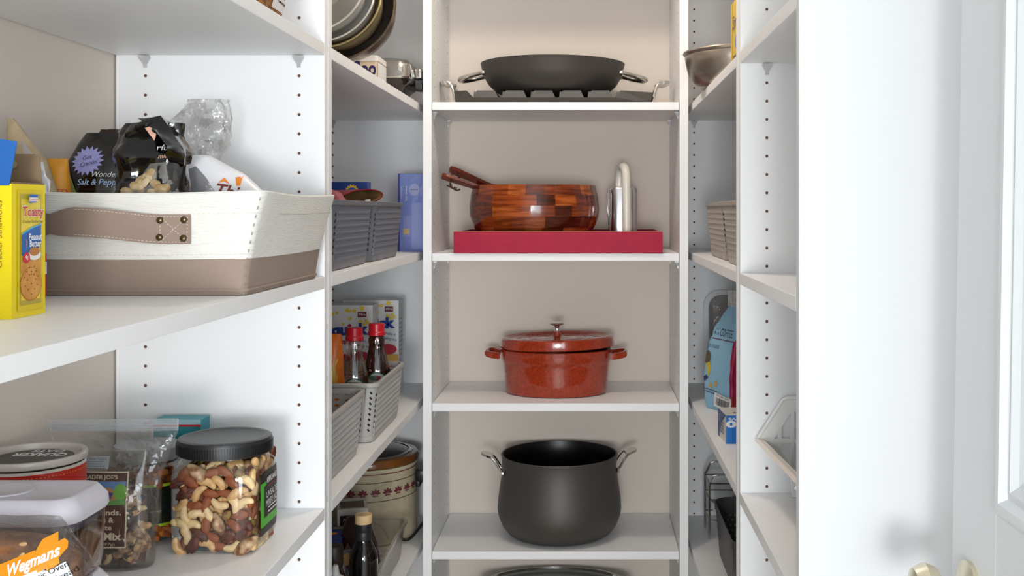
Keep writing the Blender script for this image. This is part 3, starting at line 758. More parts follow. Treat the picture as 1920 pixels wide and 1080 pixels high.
# white bag at the right, green-print bag, clear bag
t = thing('snack_bag', 'white rolled-down snack bag with orange lettering at right end of bin', 'bag', (-.527, 1.530, ZL2+.006))
rings = interp([(0, .030, .020, 0, 0), (.06, .052, .034, 0, 0), (.10, .066, .034, 0, 0), (.130, .062, .030, -.002, 0), (.156, .044, .022, -.014, 0), (.182, .020, .010, -.036, -.002)], 22)
o = obj('bag_body', bag(B(), rings, 40, .006, 24, 31, .8), M('white_film', 'ebebef', .35, bump=.2, bscale=50), t, smooth=55); bv = bvh_of(o); F = front(t, 0, -.06, 0, bv)
F.poly([(-.044, .16), (-.030, .166), (-.012, .148), (.004, .125), (-.036, .12)], M('foil_inside', 'c2c2c6', .35, .6), 'foil_inside')
F.text('Thins', .026, .128, .018, M('rust_ink', '7a3012', .5), shear=.2, bold=.02, rot=-.15); F.poly([(.004, .142), (.012, .150), (.02, .14), (.012, .144)], orangei, 'orange_stroke'); F.poly([(.026, .150), (.034, .152), (.034, .138), (.029, .138)], orangei, 'orange_stroke')
t = thing('produce_bag', 'clear bag printed with green leaves between the black bag and the white bag', 'bag', (-.612, 1.600, ZL2+.006))
rings = interp([(0, .02, .016, 0, 0), (.08, .036, .024, 0, 0), (.15, .036, .018, 0, 0), (.195, .030, .010, 0, 0)], 14)
o = obj('bag_body', bag(B(), rings, 32, .004, 30, 41, .8), CLEAR('pale_green_film', 'e6e8dc', .2, .15, haze=.35), t, smooth=55); bv = bvh_of(o); F = front(t, 0, -.05, 0, bv)
gi = M('leaf_ink', '7cc22e', .5)
F.poly([(-.02, .196), (.0, .196), (.026, .182), (.03, .170), (.008, .178), (-.02, .180)], gi, 'green_arc')
F.poly([(.0, .115), (.010, .130), (.022, .136), (.030, .130), (.030, .112), (.01, .108)], gi, 'leaf_print'); F.poly([(.004, .14), (.012, .148), (.016, .158), (.02, .148), (.018, .138)], M('grey_leaf_ink', 'a8b0a0', .5), 'leaf_print')
t = thing('clear_bag', 'empty clear crinkled plastic bag top rising behind the white bag', 'bag', (-.603, 1.655, ZL2+.006))
rings = interp([(0, .02, .012, 0, 0), (.10, .028, .018, 0, 0), (.165, .020, .012, 0, 0), (.185, .022, .014, 0, 0), (.215, .038, .018, 0, 0), (.245, .040, .012, .004, 0), (.275, .036, .004, .008, 0)], 26)
obj('bag_body', bag(B(), rings, 56, .014, 42, 51, .8, .030), film, t, smooth=50)

# ------------------------------------------------------------------ top-left shelf: spice-mix bag
ZL1 = 1.7772
t = thing('trail_mix_bag', 'bag of dark seed mix with white label on the upper left shelf', 'bag', (-.482, 1.487, ZL1))
rings = interp([(0, .026, .108, 0, 0), (.03, .034, .118, 0, 0), (.10, .034, .115, 0, 0), (.17, .022, .10, 0, 0), (.20, .004, .098, 0, 0)], 16)
o = obj('bag_body', bag(B(), rings, 44, .002, 30, 61, .45), M('seed_mix', '4a2c1a', .4, hex2='c8862c', vscale=230), t, smooth=55); bv = bvh_of(o)
F = Face(t, (.06, -.12, 0), (0, 1, 0), (0, 0, 1), bv)
F.rect(.150, .228, .013, .150, paperw, 'label'); F.lines(.160, .215, .040, .008, 3, .0028, black)

# ------------------------------------------------------------------ left near bay, lower shelf
ZL3 = 1.0083
# nuts: one mesh of each kind, shared by every copy
def nut_mesh(kind):
    bm = B()
    if kind == 'cashew':
        rings = []
        for i in range(11):
            f = i/10; a = (-1.25+2.5*f); R = .0095
            r = .0052*math.sqrt(max(.03, 1-(2*f-1)**4))*(1.15-.35*f)
            c = Vector((R*math.sin(a)*1.15, R*math.cos(a)-R*.7, 0)); n = Vector((math.sin(a), math.cos(a), 0))
            rings.append([c+n*r*math.cos(t)+Vector((0, 0, r*.92*math.sin(t))) for t in [2*PI*k/9 for k in range(9)]])
        loft(bm, rings)
    elif kind == 'almond':
        for k in (0,):
            rings = []
            for i in range(10):
                f = i/9; r = math.sin(PI*min(1, f**.8))**.75*(1-.25*f)+.03
                rings.append([Vector((-.012+.024*f, .0063*r*math.cos(t), .0042*r*math.sin(t))) for t in [2*PI*k/10 for k in range(10)]])
            loft(bm, rings)
    elif kind == 'pistachio_kernel':
        ellips(bm, (0, 0, 0), (.0078, .0047, .0042), n=10, m=7)
        for v in bm.verts: v.co += v.co.normalized()*noise.noise(v.co*500)*.0007
    elif kind == 'pecan':
        ellips(bm, (0, 0, 0), (.0125, .0068, .0045), n=16, m=9)
        for v in bm.verts:
            v.co.z += .0013*math.cos(v.co.y*1700)+.001*noise.noise(v.co*300)
            v.co.y *= 1+.15*math.sin(v.co.x*700)
    else:                                              # brazil nut
        rings = []
        for i in range(9):
            f = i/8; r = math.sin(PI*min(1, .04+f*.92))**.7
            rings.append([Vector((-.0155+.031*f, .0072*r*math.cos(t)*(1+.2*math.cos(3*t)), .0068*r*math.sin(t)+.003*math.sin(PI*f))) for t in [2*PI*k/9 for k in range(9)]])
        loft(bm, rings)
    bmesh.ops.recalc_face_normals(bm, faces=bm.faces)
    me = bpy.data.meshes.new(kind); bm.to_mesh(me); bm.free()
    for p in me.polygons: p.use_smooth = True
    return me
cm = [M('cashew_a', 'f4deb0', .45, hex2='e8ca94', vscale=90), M('cashew_b', 'e8c692', .45, hex2='d6a86c', vscale=110)]
am = M('almond_skin', 'a05c36', .6, hex2='844626', vscale=140, stretch=(1, 5, 5)); pm = M('pistachio_kernel_skin', '98903e', .55, hex2='7a4a34', vscale=130)
pc = M('pecan_skin', '6a3420', .55, hex2='4a2214', vscale=150); br = M('brazil_cream', 'd8bc94', .5, hex2='7a4e30', vscale=70)
NUT = {}
for k, ms in (('cashew', cm), ('almond', [am]), ('pistachio_kernel', [pm]), ('pecan', [pc]), ('brazil_nut', [br])):
    NUT[k] = []
    for m in ms:
        me = nut_mesh(k); me.materials.append(m); NUT[k].append(me)
NLAB = {'cashew': 'pale curved cashew in the clear jar with black lid', 'almond': 'brown skinned almond in the clear jar with black lid', 'pistachio_kernel': 'green shelled pistachio in the clear jar with black lid',
        'pecan': 'dark ridged pecan half in the clear jar with black lid', 'brazil_nut': 'chunky cream and brown nut in the clear jar with black lid'}
def put_nut(kind, p, axis, spin, sc=1.0, flat=True, label=None, group=None):
    o = bpy.data.objects.new(kind, rnd.choice(NUT[kind])); COL.objects.link(o)
    n = Vector(axis).normalized()
    q = n.to_track_quat('Z', 'Y') @ Matrix.Rotation(spin, 3, 'Z').to_quaternion() @ Matrix.Rotation(rnd.uniform(-.3, .3) if flat else rnd.uniform(-1.5, 1.5), 3, 'Y').to_quaternion()
    o.matrix_basis = Matrix.Translation(p) @ q.to_matrix().to_4x4() @ Matrix.Scale(sc, 4)
    props(o, label or NLAB[kind], 'nut', group or 'mixed nuts in the clear jar'); return o
# the jar
JX, JY, JH = -.5415, 1.586, .064
t = thing('nut_jar', 'square clear jar of mixed nuts with ribbed black screw lid', 'jar', (JX, JY, ZL3))
jw = .0006
prof = [(.052, .052, .03, 0), (.060, .060, .034, .003), (.0645, .0645, .034, .010), (.0655, .0655, .034, .03), (.0655, .0655, .034, .105), (.064, .064, .036, .118), (.059, .059, .042, .128), (.0555, .0555, .05, .1315), (.0555, .0555, .054, .142)]
jb = obj('jar_body', rrl(B(), prof, 8, cap1=False), clear, t, smooth=50)
jbv = bvh_of(jb)
bm = lathe(B(), [(.0640, .1335), (.0675, .135), (.0680, .1525), (.0665, .1565), (.062, .1580), (.057, .1570), (.055, .1560), (.0001, .1562)], 72, cap0=False)
lid = obj('lid', bm, M('black_lid', '232426', .38, bump=.2, bscale=600), t, smooth=True)
bm = B()
for i in range(110):
    a = 2*PI*i/110; box(bm, .0672, .0690, -.0010, .0010, .1365, .1510, mat=Matrix.Rotation(a, 4, 'Z'))
obj('lid_ribs', bm, blackp, lid, kind='stuff')
# its label on the right side
F = Face(t, (.075, -.062, 0), (0, 1, 0), (0, 0, 1), jbv, .0006)
lg = M('label_green', '4fb52e', .4); ln = M('label_black', '1a1613', .45)
F.rect(.022, .112, .018, .108, ln, 'label'); F.rect(.022, .112, .030, .094, lg, 'label_green_field'); F.rect(.034, .112, .042, .088, ln, 'label_centre'); F.rect(.046, .098, .084, .099, ln, 'label_banner')
F.text('KIRKLAND', .071, .094, .0085, whitei, width=.048, bold=.02); F.rect(.048, .096, .084, .087, M('maroon', '6d2024', .5), 'label_rule')
F.text('UNSALTED', .075, .073, .0095, whitei, width=.062); F.text('MIXED NUTS', .075, .061, .0095, whitei, width=.066); F.lines(.05, .10, .053, .006, 2, .0022, whitei)
# the nuts: an outer layer against the walls and a second one behind it
def nut_kind():
    r = rnd.random()
    return 'cashew' if r < .46 else 'almond' if r < .72 else 'pistachio_kernel' if r < .84 else 'pecan' if r < .95 else 'brazil_nut'
def nut_face(cx_range, zr, place, step, depth, jit, sc=1.22):
    z = zr[0]; row = 0
    while z < zr[1]:
        x = cx_range[0]+(step*.5 if row % 2 else 0)
        while x < cx_range[1]:
            p, n = place(x+rnd.uniform(-jit, jit), z+rnd.uniform(-jit, jit), depth)
            put_nut(nut_kind(), p, n, rnd.uniform(0, 2*PI), sc*rnd.uniform(.92, 1.08)); x += step
        z += step*.78; row += 1
def pf(x, z, d): return Vector((JX+x, JY-.0655+d, ZL3+z)), (0, -1, 0)
def pr(x, z, d): return Vector((JX+.0655-d, JY+x, ZL3+z)), (1, 0, 0)
def pl(x, z, d): return Vector((JX-.0655+d, JY+x, ZL3+z)), (-1, 0, 0)
nut_face((-.047, .052), (.0105, .122), pf, .0192, .0104, .0016)
nut_face((-.040, .050), (.016, .118), pf, .0200, .0215, .003)
nut_face((-.045, .050), (.0105, .120), pr, .0200, .0104, .0016)
for sx in (-1, 1):                                     # round the two front corners
    z = .012
    while z < .12:
        a = rnd.uniform(.5, 1.0); c, s_ = math.cos(a), math.sin(a)
        put_nut(nut_kind(), (JX+sx*(.0655-.034+.0225*s_), JY-.0655+.034-.0225*c, ZL3+z), (sx*s_, -c, 0), rnd.uniform(0, 6), 1.15); z += .0160
for i in range(22):
    a = rnd.uniform(-2.6, .6); put_nut(nut_kind(), (JX+.042*math.cos(a), JY+.042*math.sin(a), ZL3+rnd.uniform(.117, .123)), (math.cos(a), math.sin(a), .6), rnd.uniform(0, 6), 1.2)
bm = B()                                               # what lies deeper in the jar
for i in range(170):
    c = Vector((rnd.uniform(-.042, .042), rnd.uniform(-.036, .046), rnd.uniform(.012, .122)))
    ellips(bm, c, (.011, .008, .008), rnd.uniform(0, 3), rnd.uniform(-1, 1), 8, 6)
o = obj('nut_heap', bm, M('nut_heap', 'c89a66', .6, hex2='8a5a34', vscale=60), None, smooth=True, kind='stuff'); o.location = (JX, JY, ZL3)
props(o, 'mixed nuts deeper inside the clear jar', 'nuts')
# orange cracker jar with black label
t = thing('cracker_jar', 'clear jar of orange crackers with lime-edged black label, left of the nut jar', 'jar', (-.674, 1.625, ZL3))
prof = [(.045, .045, .03, 0), (.054, .054, .033, .005), (.0565, .0565, .033, .02), (.0565, .0565, .033, .095), (.052, .052, .038, .110), (.046, .046, .045, .115), (.046, .046, .045, .122)]
jb = obj('jar_body', rrl(B(), prof, 7, cap1=False), clear, t, smooth=50); bv = bvh_of(jb)
obj('lid', lathe(B(), [(.048, .116), (.0495, .118), (.0495, .134), (.046, .137), (.0001, .137)], 48), M('smoke_lid', '8d8f90', .35), t, smooth=True)
F = front(t, 0, -.07, 0, bv, .0006); F.rect(-.058, .054, .026, .088, M('lime_band', 'b4d62a', .4), 'label_edge'); F.rect(-.058, .054, .030, .084, M('label_dark', '0f1a14', .45), 'label')
F.text('NET WT', .035, .048, .003, whitei)
F = Face(t, (.07, -.055, 0), (0, 1, 0), (0, 0, 1), bv, .0006); F.rect(.004, .1, .026, .088, M('lime_band', 'b4d62a', .4), 'label_edge'); F.rect(.004, .1, .030, .084, M('label_dark', '0f1a14', .45), 'label')
mo = [M('cracker_orange_a', 'd9822a', .6, hex2='b4601a', vscale=90), M('cracker_orange_b', 'a85a1e', .6, hex2='8a4416', vscale=90)]
def small(name, bm, mat, label, cat, group, loc):
    o = obj(name, bm, mat, None, smooth=True); o.location = loc; props(o, label, cat, group); return o
for i in range(46):
    a = rnd.uniform(-2.2, .9); side = rnd.random()
    x, y = (.048, rnd.uniform(-.05, .04)) if side < .55 else (rnd.uniform(-.01, .045), -.048)
    z = rnd.choice((rnd.uniform(.006, .028), rnd.uniform(.086, .106)))
    if z > .09: x *= .85; y *= .85
    if i == 0 or i == 1:
        bm = B(); box(bm, -.010, .010, -.0035, .0035, -.004, .004, .0016); base_me = [bm] if i == 0 else base_me+[bm]
    bm = B(); box(bm, -.011, .011, -.0035, .0035, -.0042, .0042, .0016)
    o = small('cracker_stick', bm, rnd.choice(mo), 'small orange cracker stick in the jar with black label', 'cracker', 'orange crackers in the labelled jar', (-.674+x, 1.625+y, ZL3+z))
    o.rotation_euler = (rnd.uniform(-.6, .6), rnd.uniform(-.5, .5), rnd.uniform(0, 3))
bm = B()
for i in range(90): ellips(bm, Vector((rnd.uniform(-.04, .04), rnd.uniform(-.04, .04), rnd.uniform(.006, .104))), (.010, .006, .006), rnd.uniform(0, 3), rnd.uniform(-1, 1), 7, 5)
o = obj('cracker_heap', bm, mo[1], None, smooth=True, kind='stuff'); o.location = (-.674, 1.625, ZL3); props(o, 'orange crackers deeper inside the jar with black label', 'crackers')
# teal carton behind
t = thing('teal_carton', 'teal carton behind the black lidded nut jar', 'box', (-.660, 1.728, ZL3))
obj('carton', box(B(), -.038, .038, -.020, .020, 0, .157, .001), M('teal_card', '2a8f9c', .45), t)
F = front(t, 0, -.020, 0); F.rect(-.038, .038, .149, .157, M('pale_teal', 'a8d4dc', .5), 'top_band'); F.rect(-.038, .038, .146, .149, redi, 'red_line')
# freezer bag round a trail-mix pouch
t = thing('freezer_bag', 'clear zip freezer bag standing round a brown labelled trail mix pouch', 'bag', (-.655, 1.478, ZL3), rz=.04)
rings = interp([(0, .046, .026, .002, 0), (.03, .050, .034, .001, 0), (.08, .055, .032, .000, 0), (.13, .066, .024, -.002, 0), (.165, .080, .014, -.003, 0), (.186, .087, .004, -.003, 0)], 24)
bb = obj('bag_film', bag(B(), rings, 48, .012, 24, 71, .85, .003), filmz, t, smooth=50)
bm = B()
for z, h in ((.187, .016),): box(bm, -.0905, .0845, -.0016, .0016, z, z+h, .0008)
for z in (.190, .1945): box(bm, -.0900, .0840, -.0026, .0026, z, z+.0018, .0004)
obj('zip_strip', bm, CLEAR('zip_plastic', 'eef2f4', .3, .2, haze=.16), t)
t2 = thing('trail_mix_pouch', 'trail mix pouch with dark brown label inside the freezer bag', 'pouch', (-.654, 1.476, ZL3+.002), rz=.04)
rings = interp([(0, .044, .018, .006, 0), (.03, .048, .023, .004, 0), (.09, .049, .021, .0, 0), (.13, .047, .012, -.002, 0), (.158, .045, .003, -.003, 0)], 16)
pb_ = obj('pouch_film', bag(B(), rings, 40, .003, 26, 73, .8), CLEAR('pouch_film', 'f8f6f2', .08, .1, haze=.015), t2, smooth=50); bv = bvh_of(pb_)
F = front(t2, 0, -.06, 0, bv, .0008)
br_ = M('label_brown', '4a2014', .5); crm = M('label_cream', 'd9cdb0', .5)
F.rect(-.052, .022, .030, .132, crm, 'label_edge'); F.rect(-.0525, .020, .032, .130, br_, 'label')
F.rect(-.052, .019, .088, .119, M('picture_sky', '5d86c0', .5), 'picture'); F.poly([(-.052, .088), (-.052, .104), (-.035, .114), (-.018, .107), (-.004, .112), (.01, .102), (.019, .103), (.019, .088)], M('picture_hill', 'b8824a', .5), 'picture_hill')
F.ell(.012, .105, .009, .011, M('leaf_green', '6fb23c', .5), 'picture_tree'); F.poly([(-.03, .088), (.019, .088), (.019, .096), (-.01, .093)], M('picture_meadow', '5c9a48', .5), 'picture_meadow')
F.poly([(-.022, .092), (-.014, .092), (-.011, .106), (-.020, .108)], M('picture_red', 'b03a3a', .5), 'picture_figure'); F.poly([(-.010, .090), (-.003, .090), (.003, .104), (-.004, .105)], M('picture_violet', '4a3a82', .5), 'picture_figure')
F.text("TRADER JOE'S", -.018, .1245, .0052, crm, width=.052, bold=.02)
F.text('Almonds,', -.010, .078, .0072, crm, width=.050, bold=.02); F.text('Cashews &', -.020, .068, .0072, crm, width=.050, bold=.02); F.text('Chocolate', -.022, .058, .0068, crm, width=.050, bold=.02)
F.text('Trek Mix', -.014, .046, .0098, crm, width=.060, bold=.04); F.text('14 OZ (397g)', -.016, .036, .0036, crm, width=.046)
F.rect(-.050, -.006, .136, .152, M('facts_panel', 'a7abae', .5), 'facts_panel'); F.text('Nutrition Facts', -.028, .149, .0035, M('grey_ink', '55585c', .6), width=.036); F.lines(-.048, -.008, .1445, .0028, 4, .0009, M('grey_ink', '55585c', .6))
MIXL = {'cashew': 'pale cashew in the trail mix inside the freezer bag', 'almond': 'brown almond in the trail mix inside the freezer bag', 'chocolate_chunk': 'dark chocolate chunk in the trail mix inside the freezer bag', 'brazil_nut': 'chunky pale nut in the trail mix inside the freezer bag'}
choc = M('dark_chocolate', '3a2a24', .5)
cme = bpy.data.meshes.new('chocolate_chunk'); bm = B(); box(bm, -.007, .007, -.005, .005, -.004, .004, .0015); bm.to_mesh(cme); bm.free(); cme.materials.append(choc); NUT['chocolate_chunk'] = [cme]
mw = t2.matrix_basis
for i in range(58):
    x = rnd.uniform(.012, .043) if i < 44 else rnd.uniform(-.04, .02)
    z = rnd.uniform(.008, .098) if i < 44 else rnd.uniform(.006, .028)
    y = -.0145*math.sqrt(max(.05, 1-(x/.05)**2))+(.004 if i % 2 else 0)
    k = rnd.choice(('cashew', 'cashew', 'almond', 'chocolate_chunk', 'chocolate_chunk', 'brazil_nut'))
    put_nut(k, mw @ Vector((x, y, z)), (0, -1, 0), rnd.uniform(0, 6), .85, label=MIXL[k], group='trail mix inside the freezer bag')
bm = B(); rrl(bm, [(.038, .008, .006, .004), (.041, .010, .008, .03), (.040, .009, .008, .09), (.034, .006, .005, .108)], 4)
o = obj('trail_mix_heap', bm, M('mix_heap', '6e4c38', .7, hex2='4a3024', vscale=80), None, smooth=True, kind='stuff'); o.matrix_basis = mw; props(o, 'trail mix deeper inside the brown labelled pouch', 'trail mix')
# oats canister
t = thing('oats_canister', 'round red oats canister with recessed grey lid against the left wall', 'canister', (-.7085, 1.352, ZL3))
cb = obj('tube', lathe(B(), [(.0635, 0), (.0645, .004), (.0645, .172), (.0635, .1735), (.0625, .172), (.0625, .168)], 64, cap1=False), M('cream_card', 'd8d0c4', .5), t, smooth=True); bv = bvh_of(cb)
bm = lathe(B(), [(.0652, .176), (.0662, .177), (.0665, .182), (.0655, .1848), (.0630, .1855), (.0600, .1845), (.0585, .178), (.0570, .1768), (.0550, .1776), (.0535, .1772), (.0001, .1772)], 64, cap0=False)
lid = obj('lid', bm, M('warm_grey_lid', 'c4bcb4', .3), t, smooth=True)
F = Face(lid, (0, 0, .1774), (1, 0, 0), (0, 1, 0)); F.ell(0, 0, .051, .051, M('lid_print', '4a463f', .5), 'lid_disc', n=48)
F.text('QUAKER', .002, .020, .017, whitei, width=.070, bold=.03, rot=PI); F.text('OATS', .004, .040, .012, whitei, width=.042, bold=.03, rot=PI)
ox = M('oats_red', 'c42418', .35)
bm = B(); loft(bm, [[Vector((.0648*math.cos(a), .0648*math.sin(a), z)) for a in [-PI-.9+k*(PI+1.25)/40 for k in range(41)]] for z in (.004, .1700)], closed=False); obj('red_label', bm, ox, t, smooth=80, recalc=False)
F = front(t, 0, -.08, 0, bv, .0008); bm = B()
for k in range(60):
    a = -PI-.85+k*(PI+1.15)/60; c = Vector((.0651*math.cos(a), .0651*math.sin(a), .1655)); 
    box(bm, -.0002, .0002, -.0010, .0010, -.0004, .0004, mat=Matrix.Translation(c) @ Matrix.Rotation(a, 4, 'Z'))
obj('dotted_line', bm, M('gold_ink', 'd8a23a', .5), t, kind='stuff')
# two push-button containers
clearc = CLEAR('clear_tub', 'f6f4f4', .22, .05); lidw = M('lilac_white_lid', 'dcd9e2', .25)
brn = M('brown_sugar', '9a6a40', .9, bump=.6, bscale=180, hex2='84562f', vscale=50); flo = M('oat_flour', 'c0a890', .9, bump=.5, bscale=200)
def tub(loc, label, fill, lab2, hx=.098, hy=.053, z1=.095):
    t = thing('food_container', label, 'container', loc)
    obj('tub', rrl(B(), [(hx-.012, hy-.012, .018, 0), (hx-.008, hy-.008, .02, .003), (hx-.005, hy-.005, .022, .02), (hx-.004, hy-.004, .022, z1-.030)], 6, cap1=False), clearc, t, smooth=50)
    obj('seal', rrl(B(), [(hx-.007, hy-.007, .02, z1-.036), (hx-.0065, hy-.0065, .02, z1-.0265)], 6), M('grey_seal', '6a6670', .5), t)
    lid = obj('lid', rrl(B(), [(hx-.002, hy-.002, .024, z1-.026), (hx, hy, .025, z1-.022), (hx-.001, hy-.001, .025, z1-.012), (hx-.010, hy-.009, .020, z1-.001), (hx-.013, hy-.012, .018, z1), (hx-.0165, hy-.0155, .015, z1-.0012)], 8), lidw, t, smooth=50)
    obj('push_button', lathe(B(), [(.030, z1-.0011), (.030, z1+.0003), (.0285, z1+.0008), (.0265, z1+.0002), (.0001, z1+.0004)], 40, sy=1), lidw, lid, smooth=True)
    o = obj(lab2[0], rrl(B(), [(hx-.0145, hy-.0145, .014, .002), (hx-.0085, hy-.0085, .018, .02), (hx-.0075, hy-.0075, .018, z1-.048), (hx-.02, hy-.02, .018, z1-.042)], 6), fill, None, smooth=True, kind='stuff'); o.location = Vector(loc)+Vector((0, 0, .001)); props(o, lab2[1], lab2[2])
tub((-.634, 1.163, ZL3), 'clear container under the brown sugar container, white lid at its corner', flo, ('flour', 'pale flour filling the lower clear container', 'flour'), z1=.092)
tub((-.636, 1.163, ZL3+.0935), 'clear container with lilac white push-button lid, uppermost of the stack', brn, ('brown_sugar', 'brown sugar filling the upper clear container', 'sugar'), z1=.094)
# bread / flatbread bag in front
t = thing('bread_bag', 'clear bag of seeded brown bread with orange and white label at lower left corner', 'bag', (-.578, 1.045, ZL3), rz=.0)
loaf = M('seeded_bread', '8a5c34', .8, bump=.9, bscale=140, hex2='5e3a20', vscale=70)
rings = interp([(.0, .068, .026, 0, 0), (.02, .078, .034, 0, 0), (.10, .083, .034, 0, 0), (.150, .080, .030, -.004, 0), (.168, .064, .022, -.012, 0), (.175, .034, .010, -.03, 0)], 18)
lf = bag(B(), rings, 40, .006, 24, 81, .8); lo_ = obj('loaf', lf, loaf, None, smooth=True); lo_.location = t.location+Vector((0, 0, .002)); props(lo_, 'seeded brown loaf inside the clear bag with orange label', 'bread')
bm = B()
lbv = bvh_of(lo_)
F = front(None, 0, -.06, 0, lbv)
for i in range(46):
    x, z = rnd.uniform(-.07, .05), rnd.uniform(.06, .172); c = F.at(x, z); ellips(bm, c, (.0045, .0018, .0024), 0, rnd.uniform(-1, 1), 7, 5)
so = obj('seeds', bm, M('pale_seed', 'c9a468', .6), lo_, smooth=True, kind='stuff')
rings = interp([(.0, .074, .030, -.0, 0), (.02, .084, .039, .0, 0), (.10, .089, .039, .0, 0), (.150, .088, .035, .0, 0), (.175, .076, .022, -.004, 0), (.192, .056, .006, .004, 0)], 22)
bo = obj('bag_film', bag(B(), rings, 44, .007, 26, 83, .8), film, t, smooth=50); bv = bvh_of(bo)
F = front(t, 0, -.07, 0, bv, .0008); og = M('label_orange', 'e8920e', .45); wl = M('label_white', 'e4e4e6', .5); k_ = .48
def rp(pts, a=.36, ox=.044, oz=.157, k=.66): return [(ox+k*x*math.cos(a)-k*y*math.sin(a), oz+k*x*math.sin(a)+k*y*math.cos(a)) for x, y in pts]
F.poly(rp([(-.052, -.058), (.060, -.058), (.060, -.012), (-.040, -.012)]), wl, 'label')
F.poly(rp([(-.060, -.014), (.010, -.014), (.010, .012), (-.072, .012)]), og, 'label_band')
F.poly(rp([(.0102, -.018), (.062, -.018), (.064, .006), (.056, .024), (.020, .022), (.0102, .010)]), og, 'label_band')
pt = rp([(.004, -.001)])[0]; F.text('Wegmans', pt[0], pt[1], .0100, whitei, width=.044, bold=.03, rot=.36, shear=.25)
pt = rp([(.016, -.024)])[0]; F.text('Organic Oven', pt[0], pt[1], .0056, black, width=.037, rot=.36)
pt = rp([(.022, -.037)])[0]; F.text('Baked Bread', pt[0], pt[1], .0056, black, width=.037, rot=.36)

# ------------------------------------------------------------------ woven plastic baskets (six, three colours)
dkg = M('slate_plastic', '6d7078', .45); ltg = M('light_grey_plastic', 'b4b2ae', .42); tpg = M('taupe_grey_plastic', 'aaa198', .42)
def basket_meshes(mat, L=.330, Wd=.250, H=.128):
    """parts of a basket: long sides along Y; returns [(name, bmesh, kind)]"""
    out = []; fl = .012
    def hw(z): return Wd/2-fl*(1-z/H)
    def hl(z): return L/2-fl*(1-z/H)
    out.append(('rim', rrl(B(), [(Wd/2+.000, L/2+.000, .022, H-.010), (Wd/2+.003, L/2+.003, .024, H-.008), (Wd/2+.003, L/2+.003, .024, H-.001), (Wd/2+.001, L/2+.001, .023, H), (Wd/2-.004, L/2-.004, .019, H), (Wd/2-.0045, L/2-.0045, .019, H-.010)], 5, loop=True), None))
    out.append(('base', rrl(B(), [(hw(0)-.003, hl(0)-.003, .018, 0), (hw(0), hl(0), .020, .002), (hw(.014)+.0006, hl(.014)+.0006, .02, .014), (hw(.014)-.0025, hl(.014)-.0025, .018, .014), (hw(0)-.004, hl(0)-.004, .016, .003)], 5), None))
    z0, z1 = .0135, H-.009
    for sx in (-1, 1):                                  # woven long walls
        bm = B(); y_ = L/2-.022
        rings = [[Vector((sx*(hw(z)-d), y, z)) for z, d in ((z0, 0), (z1, 0), (z1, .0022), (z0, .0022))] for y in (-y_, y_)]
        loft(bm, rings); out.append(('side_wall', bm, None))
        bm = B(); nz = 8; ny = int(2*y_/.0098)
        for i in range(nz):
            for j in range(ny):
                z = z0+.005+(z1-z0-.008)*(i+.5)/nz; y = -y_+.004+(2*y_-.008)*(j+.5+(.5 if i % 2 else 0)-.25)/ny; s_ = 1
                x = hw(z); v = []
                for dz, dy in ((-.0062, -.0034), (-.0024, .0014), (.0024, .0014), (.0062, -.0034)):
                    dy *= s_; sl = fl/H*dz; e_ = .0001 if abs(dz) < .005 else -.0003; h_ = .0015 if abs(dz) < .005 else .0007
                    v.append([bm.verts.new((sx*(x+sl+d2), y+dy+w2, z+dz)) for w2, d2 in ((-.0027, e_), (0, h_), (.0027, e_))])
                for r1, r2 in zip(v, v[1:]):
                    for k in (0, 1): bm.faces.new((r1[k], r1[k+1], r2[k+1], r2[k]))
        out.append(('weave', bm, 'stuff'))
    for sy in (-1, 1):                                  # open herringbone ends
        bm = B(); x_ = Wd/2-.026; n = 9; step = 2*x_/n
        for k in range(n+1):
            x = -x_+k*step
            loft(bm, [[Vector((x*(hw(z)/hw(H))+dx, sy*(hl(z)-dd), z)) for dx, dd in ((-.0026, 0), (.0026, 0), (.0026, .0022), (-.0026, .0022))] for z in (z0, z1)])
            if k == n: break
            for r in range(8):
                za = z0+.002+r*(z1-z0-.004)/8; rise = .009 if k % 2 else -.009
                a, b = (za+(.0 if rise > 0 else .009), za+(.009 if rise > 0 else .0))
                loft(bm, [[Vector((xx*(hw(zz)/hw(H)), sy*(hl(zz)-dd), min(z1, max(z0, zz+dz)))) for dd, dz in ((.0003, 0), (.0003, .0058), (.0018, .0058), (.0018, 0))] for xx, zz in ((x+.001, a), (x+step-.001, b))])
        out.append(('end_lattice', bm, 'stuff'))
    for sx in (-1, 1):
        for sy in (-1, 1):
            bm = B(); rg = []
            for z in (z0, z1):
                cx, cy = sx*(hw(z)-.022), sy*(hl(z)-.022)
                rg.append([Vector((cx+sx*r*math.cos(a), cy+sy*r*math.sin(a), z)) for r in (.022,) for a in [PI/2*i/5 for i in range(6)]]+[Vector((cx+sx*.0198*math.cos(a), cy+sy*.0198*math.sin(a), z)) for a in [PI/2*i/5 for i in range(5, -1, -1)]])
            loft(bm, rg); out.append(('corner_post', bm, None))
            bm = B()
            for r in range(8):
                for k, a0 in enumerate((.40, 1.05)):
                    z = z0+.008+(r+.5*k)*(z1-z0-.014)/8; cx, cy = sx*(hw(z)-.022), sy*(hl(z)-.022); f4 = []
                    for da, dz in ((0, -.0036), (.16, 0), (0, .0036), (-.16, 0)):
                        a = a0+da; f4.append(bm.verts.new((cx+sx*.0225*math.cos(a), cy+sy*.0225*math.sin(a), z+dz+(.5*da*.02 if k else -.5*da*.02))))
                    bm.faces.new(f4)
            out.append(('corner_holes', bm, 'hole'))
    return out
_bproto = {}
